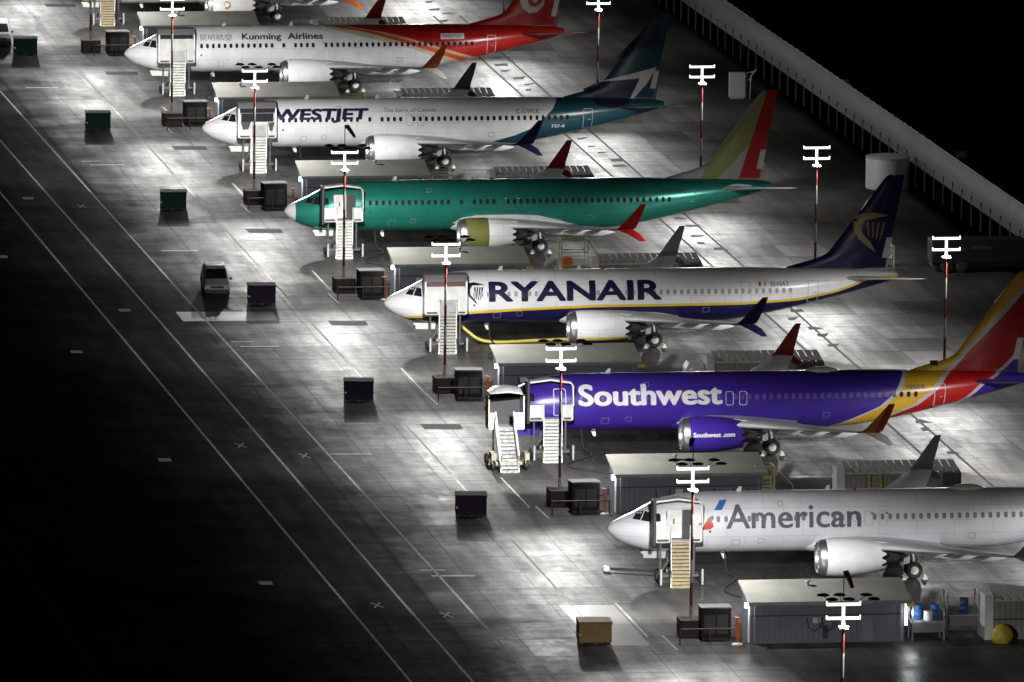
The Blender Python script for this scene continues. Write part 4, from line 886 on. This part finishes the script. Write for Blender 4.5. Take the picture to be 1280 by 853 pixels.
# ------------------------------------------------------------------ blast fence behind the row
M_fence = ribbed('ribbed_fence_panel', (.10, .10, .102), 'Y', .5, .5, .2, .5)
M_fpost = mat('fence_steel', (.09, .09, .09), .6)
F = thing('blast_fence', 'long grey curved blast fence along the back of the stands', 'fence', (54.9, 60, 0), math.radians(.5))
b = MB(); prof = [(-.16, 1.75), (-.10, 2.2), (.0, 2.7), (.18, 3.3), (.50, 3.95), (.58, 3.92), (.24, 3.26), (.06, 2.67), (-.04, 2.18), (-.10, 1.75)]
b.loft([[(x + .35, y, z) for x, z in prof] for y in [-140 + 10 * k for k in range(33)]]); b.build('deflector_panel', M_fence, F, 40)
b = MB(); b.tube([(.92, -140, 3.98), (.92, 180, 3.98)], .05, 8); b.build('top_rail', M_grey, F, 40)
for k in range(64):
    b = MB(); b.bevbox(.87, .97, 16 + 2.6 * k, 16.1 + 2.6 * k, 4.01, 4.11, .02); b.build('rail_stud', M_offw, F, 0)
for k in range(76):
    y = -100 + 3.7 * k
    b = MB(); b.box(.18, .28, y, y + .10, 0, 2.4); b.box(.28, 1.0, y + .02, y + .08, 2.28, 2.36)
    b.build('fence_post', M_fpost, F, 0)
# white tank and cabinet in front of the fence
T = thing('storage_tank', 'white round tank before the fence behind the RYANAIR tail', 'tank', (52.5, 77.6, 0))
b = MB(); b.lathe([(0, 1.72), (.05, 1.77), (2.55, 1.77), (2.62, 1.73), (2.66, 1.5), (2.68, 0.01)], (0, 0, 0), 'z', 40, 0, True, True); b.build('shell', mat('tank_grey', (.42, .42, .42), .5), T, 30)
b = MB(); b.lathe([(2.5, 1.78), (2.5, 1.81), (2.6, 1.81), (2.6, 1.78)], (0, 0, 0), 'z', 40); b.tube([(.8, 1.2, 2.7), (.8, 1.2, 3.1), (1.6, 1.0, 3.1), (1.9, .8, .2)], .06, 8); b.build('pipe_work', M_steel, T, 40)
T = thing('control_cabinet', 'white upright cabinet before the fence right of the second tail pole', 'cabinet', (49.1, 132, 0))
b = MB(); b.bevbox(0, 1.35, 0, .7, .12, 2.25, .03); b.build('body', mat('tank_grey', (.42, .42, .42), .5), T, 0)
b = MB(); b.box(.1, 1.25, .05, .65, 0, .118); b.build('plinth', M_grey, T, 0)
b = MB(); b.tube([(1.5, .3, 0), (1.5, .3, 2.2), (2.1, .3, 2.3)], .05, 8); b.tube([(1.8, .3, 0), (1.85, .3, 1.9), (2.3, .3, 2.5)], .05, 8); b.tube([(1.5, .3, 1.6), (1.9, .3, 1.6)], .05, 8); b.build('pipe_work', M_offw, T, 40)
# dark blue truck near the fence
T = thing('service_truck', 'dim dark blue truck with pale box at the right edge behind the Southwest tail', 'truck', (47.2, 31.5, 0), math.radians(-2))
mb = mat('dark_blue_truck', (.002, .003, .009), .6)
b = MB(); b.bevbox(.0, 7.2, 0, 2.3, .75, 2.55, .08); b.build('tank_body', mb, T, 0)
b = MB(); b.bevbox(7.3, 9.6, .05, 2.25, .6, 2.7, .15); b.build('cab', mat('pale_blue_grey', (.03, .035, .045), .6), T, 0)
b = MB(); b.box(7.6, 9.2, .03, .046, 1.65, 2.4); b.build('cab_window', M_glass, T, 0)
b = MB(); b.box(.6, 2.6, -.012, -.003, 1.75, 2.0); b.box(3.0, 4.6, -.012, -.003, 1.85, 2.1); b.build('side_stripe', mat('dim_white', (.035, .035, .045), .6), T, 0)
b = MB(); b.box(.1, 9.4, .3, 2.0, .45, .72); b.build('frame_rail', M_dark, T, 0)
for x in (1.2, 2.4, 8.4):
    for y in (.15, 2.15):
        b = MB(); b.lathe([(-.15, .1), (-.15, .42), (-.1, .5), (.1, .5), (.15, .42), (.15, .1)], (x, y, .5), 'y', 24, 0, True, True); b.build('wheel', M_rubber, T, 40)

# ------------------------------------------------------------------ ground equipment around the stands
def work_stand(loc, label, w=2.2, h=2.6, m=M_yellow, orange=False, rail_only=False):
    T = thing('work_platform', label, 'work platform', loc, 0, 'work platforms by the wings')
    b = MB()
    for x in (0, w):
        for y in (0, 1.4): b.tube([(x, y, 0), (x, y, h)], .05, 8)
    for z in (h * .55, h * .78, h): 
        b.tube([(0, 0, z), (w, 0, z)], .04, 8); b.tube([(0, 1.4, z), (w, 1.4, z)], .04, 8); b.tube([(0, 0, z), (0, 1.4, z)], .04, 8); b.tube([(w, 0, z), (w, 1.4, z)], .04, 8)
    b.tube([(0, 0, .1), (w, 0, h * .5)], .04, 8); b.tube([(w, 0, .1), (0, 0, h * .5)], .04, 8); b.build('frame', m, T, 40)
    b = MB(); b.box(-.05, w + .05, -.05, 1.45, h * .5 - .06, h * .5); b.build('deck', M_offw, T, 0)
    b = MB(); 
    for k in range(6): b.box(w + .05 + .22 * k, w + .27 + .22 * k, .2, 1.0, h * .5 - .2 - .2 * k, h * .5 - .15 - .2 * k)
    b.tube([(w, .2, h), (w + 1.3, .2, h * .55)], .04, 8); b.tube([(w + 1.3, .2, .0), (w + 1.3, .2, h * .55)], .04, 8); b.build('steps', m, T, 40)
    if orange:
        b = MB(); b.bevbox(.1, .9, .2, 1.0, h * .5 + .02, h * .5 + .75, .1); b.build('orange_bag', M_orange, T, 0)
    return T
work_stand((15.0, -72.5, 0), 'cream railed work platform above the American title', 1.3, 2.95, mat('cream_yellow_paint', (.66, .60, .36), .5))
work_stand((17.0, 22.4, 0), 'yellow work platform with orange bag above the RYANAIR title', 2.0, 4.3, mat('pale_lime_paint', (.50, .50, .22), .5), True)
work_stand((14.2, 69.8, 0), 'low yellow work platform just above the green fuselage', 1.5, 2.6, mat('cream_yellow_paint', (.66, .60, .36), .5))
work_stand((13.6, 117.2, 0), 'low yellow work platform just above the WESTJET fuselage', 1.9, 2.5, M_yellow)
T = thing('step_ladder', 'yellow step ladder leaning by the shelter behind the American fuselage', 'ladder', (22.6, -73.6, 0))
b = MB()
for x in (0, .8): b.tube([(x, 0, 0), (x, .3, 2.4)], .045, 8); b.tube([(x, .9, 0), (x, .35, 2.4)], .035, 8)
b.build('rails', M_yellow, T, 40)
b = MB()
for k in range(7): b.box(.03, .77, .04 * k - .06, .04 * k + .1, .3 + .32 * k, .34 + .32 * k)
b.build('rungs', M_yellow, T, 0)
T = thing('ground_cart', 'white hooded cart just above the Southwest fuselage', 'cart', (18.4, -25.0, 0))
b = MB(); b.bevbox(0, 1.4, 0, 1.3, .45, 2.0, .08); b.build('body', M_offw, T, 0); b = MB(); b.prism([(0, 2.002), (.25, 2.4), (1.15, 2.4), (1.4, 2.002)], 'y', -.05, 1.35); b.build('hood', M_white, T, 0)
for x in (.3, 1.1):
    b = MB(); b.lathe([(-.08, .05), (-.08, .25), (.08, .25), (.08, .05)], (x, .05, .25), 'y', 18, 0, True, True); b.build('wheel', M_rubber, T, 40)
# two metal racks with blue drums
M_bluep = mat('blue_plastic', (.03, .13, .42), .4)
def rack(loc, label):
    T = thing('drum_rack', label, 'rack', loc, 0, 'metal racks beside the nearest shed')
    for x in (0, 2.0):
        for y in (0, 1.3): b = MB(); b.box(x - .05, x + .05, y - .05, y + .05, 0, 2.75 if y else 2.55); b.build('leg', M_steel, T, 0)
    b = MB(); b.box(-.08, 2.08, -.02, 1.34, 1.18, 1.26); b.build('deck', M_grey, T, 0)
    b = MB(); b.box(-.0, 2.0, -.03, .0, .55, 1.18); b.build('front_panel', mat('mesh_grey', (.22, .22, .22), .5, .3), T, 0)
    for x in (0, 2.0):
        b = MB(); b.tube([(x, -.05, 1.6), (x, 0, 2.5), (x, 1.3, 2.8)], .035, 8); b.tube([(x, 0, 1.9), (x, 1.3, 1.9)], .03, 8); b.build('guard_rail', M_steel, T, 40)
    return T
def drum(loc, label, m, h=.88):
    o = MB().lathe([(0, .27), (.02, .29), (.28 * h, .29), (.30 * h, .305), (.33 * h, .29), (.64 * h, .29), (.66 * h, .305), (.69 * h, .29), (h - .02, .29), (h, .27), (h - .03, .25), (h - .03, .0)], (0, 0, 0), 'z', 24, 0, True, True).build('drum', m, None, 40, loc)
    return tag(o, label, 'drum', 'drums on the racks')
rack((16.4, -121.0, 0), 'metal rack holding blue drums, next to the nearest shed')
rack((19.0, -119.0, 0), 'metal rack with a blue drum, left of the yellow bag')
for i, (x, y, l, m) in enumerate([(16.85, -120.2, 'left blue drum on the rack next to the nearest shed', M_bluep), (17.45, -120.65, 'small white drum at the front of the rack next to the nearest shed', M_white), (17.95, -120.2, 'right blue drum on the rack next to the nearest shed', M_bluep), (20.2, -118.3, 'dark blue drum on the rack left of the yellow bag', mat('dark_blue_plastic', (.02, .06, .2), .4))]):
    drum((x, y, 1.26), l, m, .62 if m is M_white else .95)
bm_ = MB(); rr = []
for t, s in ((0, .75), (.12, .9), (.4, 1.0), (.7, .82), (.92, .5), (1, .15)):
    rr.append([(.72 * s * math.cos(2 * PI * k / 20) * (1 + .10 * math.sin(3 * 2 * PI * k / 20 + 4 * t)), .6 * s * math.sin(2 * PI * k / 20) * (1 + .08 * math.cos(5 * 2 * PI * k / 20 + 3 * t)), 1.18 * t) for k in range(20)])
bm_.loft(rr); o = bm_.build('tarp_bundle', mat('yellow_tarp', (.50, .42, .04), .45, 0, .25, 3, .4, 6), None, 35, (21.9, -122.0, 0)); tag(o, 'crumpled yellow tarp bundle in front of the white ended shelter', 'tarp')
# hose, tow bar, tail stand, cones
def catmull(p, n=8):
    p = [Vector(q) for q in p]; p = [p[0]] + p + [p[-1]]; out = []
    for i in range(1, len(p) - 2):
        for k in range(n):
            t = k / n; a, b2, c, d = p[i - 1], p[i], p[i + 1], p[i + 2]
            out.append(.5 * ((2 * b2) + (c - a) * t + (2 * a - 5 * b2 + 4 * c - d) * t * t + (3 * b2 - a - 3 * c + d) * t ** 3))
    return out + [p[-2]]
o = MB().tube(catmull([(5.9, .2, 1.5), (6.5, .1, .95), (7.4, -.1, .35), (8.8, 0, .13), (11.4, .6, .11), (14.2, 1.0, .11), (17.5, .4, .11), (19, -.4, .11)]), .12, 10).build('air_hose', mat('yellow_hose', (.60, .52, .10), .5), None, 50)
tag(o, 'yellow air hose running under the RYANAIR belly', 'hose')
for k, l, dx in (('K', 'Kunming Airlines', 0), ('W', 'WESTJET', .6), ('G', 'green airliner', -.4), ('R', 'RYANAIR', .3), ('S', 'Southwest', -.7), ('A', 'American', .2)):
    ox, oy = ORG[k]
    o = MB().tube(catmull([(ox + 7.3 + dx, oy - 1.2, 1.7), (ox + 7.4 + dx, oy - 1.6, .5), (ox + 7.8 + dx, oy - 2.6, .06), (ox + 6.2 + 2 * dx, oy - 7, .06), (ox + 8.6, oy - 12, .06), (ox + 6.5 + dx, oy - 17, .06), (ox + 7.6, oy - 20.6, .06), (ox + 7.6, oy - 20.8, .9)]), .055, 8).build('power_cable', M_rubber, None, 50)
    tag(o, 'black power cable on the ground from the shed to the %s belly' % l, 'cable', 'power cables from the sheds')
T = thing('tow_bar', 'dark tow bar lying under the American nose with white end', 'tow bar', (1.1, -95.9, 0), 0)
b = MB(); b.tube([(3.7, -.1, .35), (2.4, .4, .22), (.4, 1.2, .2)], .08, 8); b.build('bar', M_dark, T, 40)
b = MB(); b.lathe([(0, .05), (.05, .22), (.2, .26), (.35, .2), (.42, .03)], (.2, 1.25, .0), 'z', 18, 0, True, True); b.build('end_weight', M_white, T, 40)
T = thing('step_stand', 'small railed step stand on the dark ground beyond the RYANAIR tail', 'steps', (43.4, 34.6, 0))
b = MB()
for y in (0, .9):
    for x, z0, z1 in ((0, 0, 1.0), (1.45, 0, 1.75), (.75, 0, 1.45)): b.tube([(x, y, z0), (x, y, z1)], .05, 8)
    for dz in (0, .4, .75): b.tube([(.7, y, 1.45 - dz + .2), (1.45, y, 1.7 - dz)], .045, 8)
b.build('frame', M_steel, T, 40)
for k in range(4):
    b = MB(); b.box(.1 + .3 * k, .4 + .3 * k, .02, .88, .18 + .2 * k, .22 + .2 * k); b.build('step', M_grey, T, 0)
# wheel chocks under each near main wheel
for k, l in (('K', 'Kunming Airlines'), ('W', 'WESTJET'), ('G', 'green airliner'), ('R', 'RYANAIR'), ('S', 'Southwest'), ('A', 'American')):
    for dx, nm in ((-.78, 'front of'), (.62, 'behind')):
        o = MB().prism([(0, 0), (.32, 0), (.22, .24), (.10, .24)], 'y', -3.6, -3.0).build('wheel_chock', M_offw, None, 0, (ORG[k][0] + 19.5 + dx, ORG[k][1], 0))
        tag(o, 'pale wheel chock %s the %s near main wheel' % (nm.replace('front of', 'in front of'), l), 'wheel chock', 'chocks by the main wheels')
for x, y, l in ((58.5, 182, 'faint marker board far beyond the fence at the top'), (59.5, 137, 'faint marker board beyond the fence, middle one'), (61, 92, 'faint marker board beyond the fence nearest the viewer')):
    T = thing('marker_board', l, 'marker board', (x, y, 0), 0, 'marker boards beyond the fence')
    b = MB(); b.bevbox(0, .9, 0, .12, .35, .95, .02); b.build('board', M_offw, T, 0); MB().box(.2, .26, .03, .09, 0, .348).build('leg', M_grey, T, 0); MB().box(.64, .70, .03, .09, 0, .348).build('leg', M_grey, T, 0)
print('objects', len(bpy.data.objects))
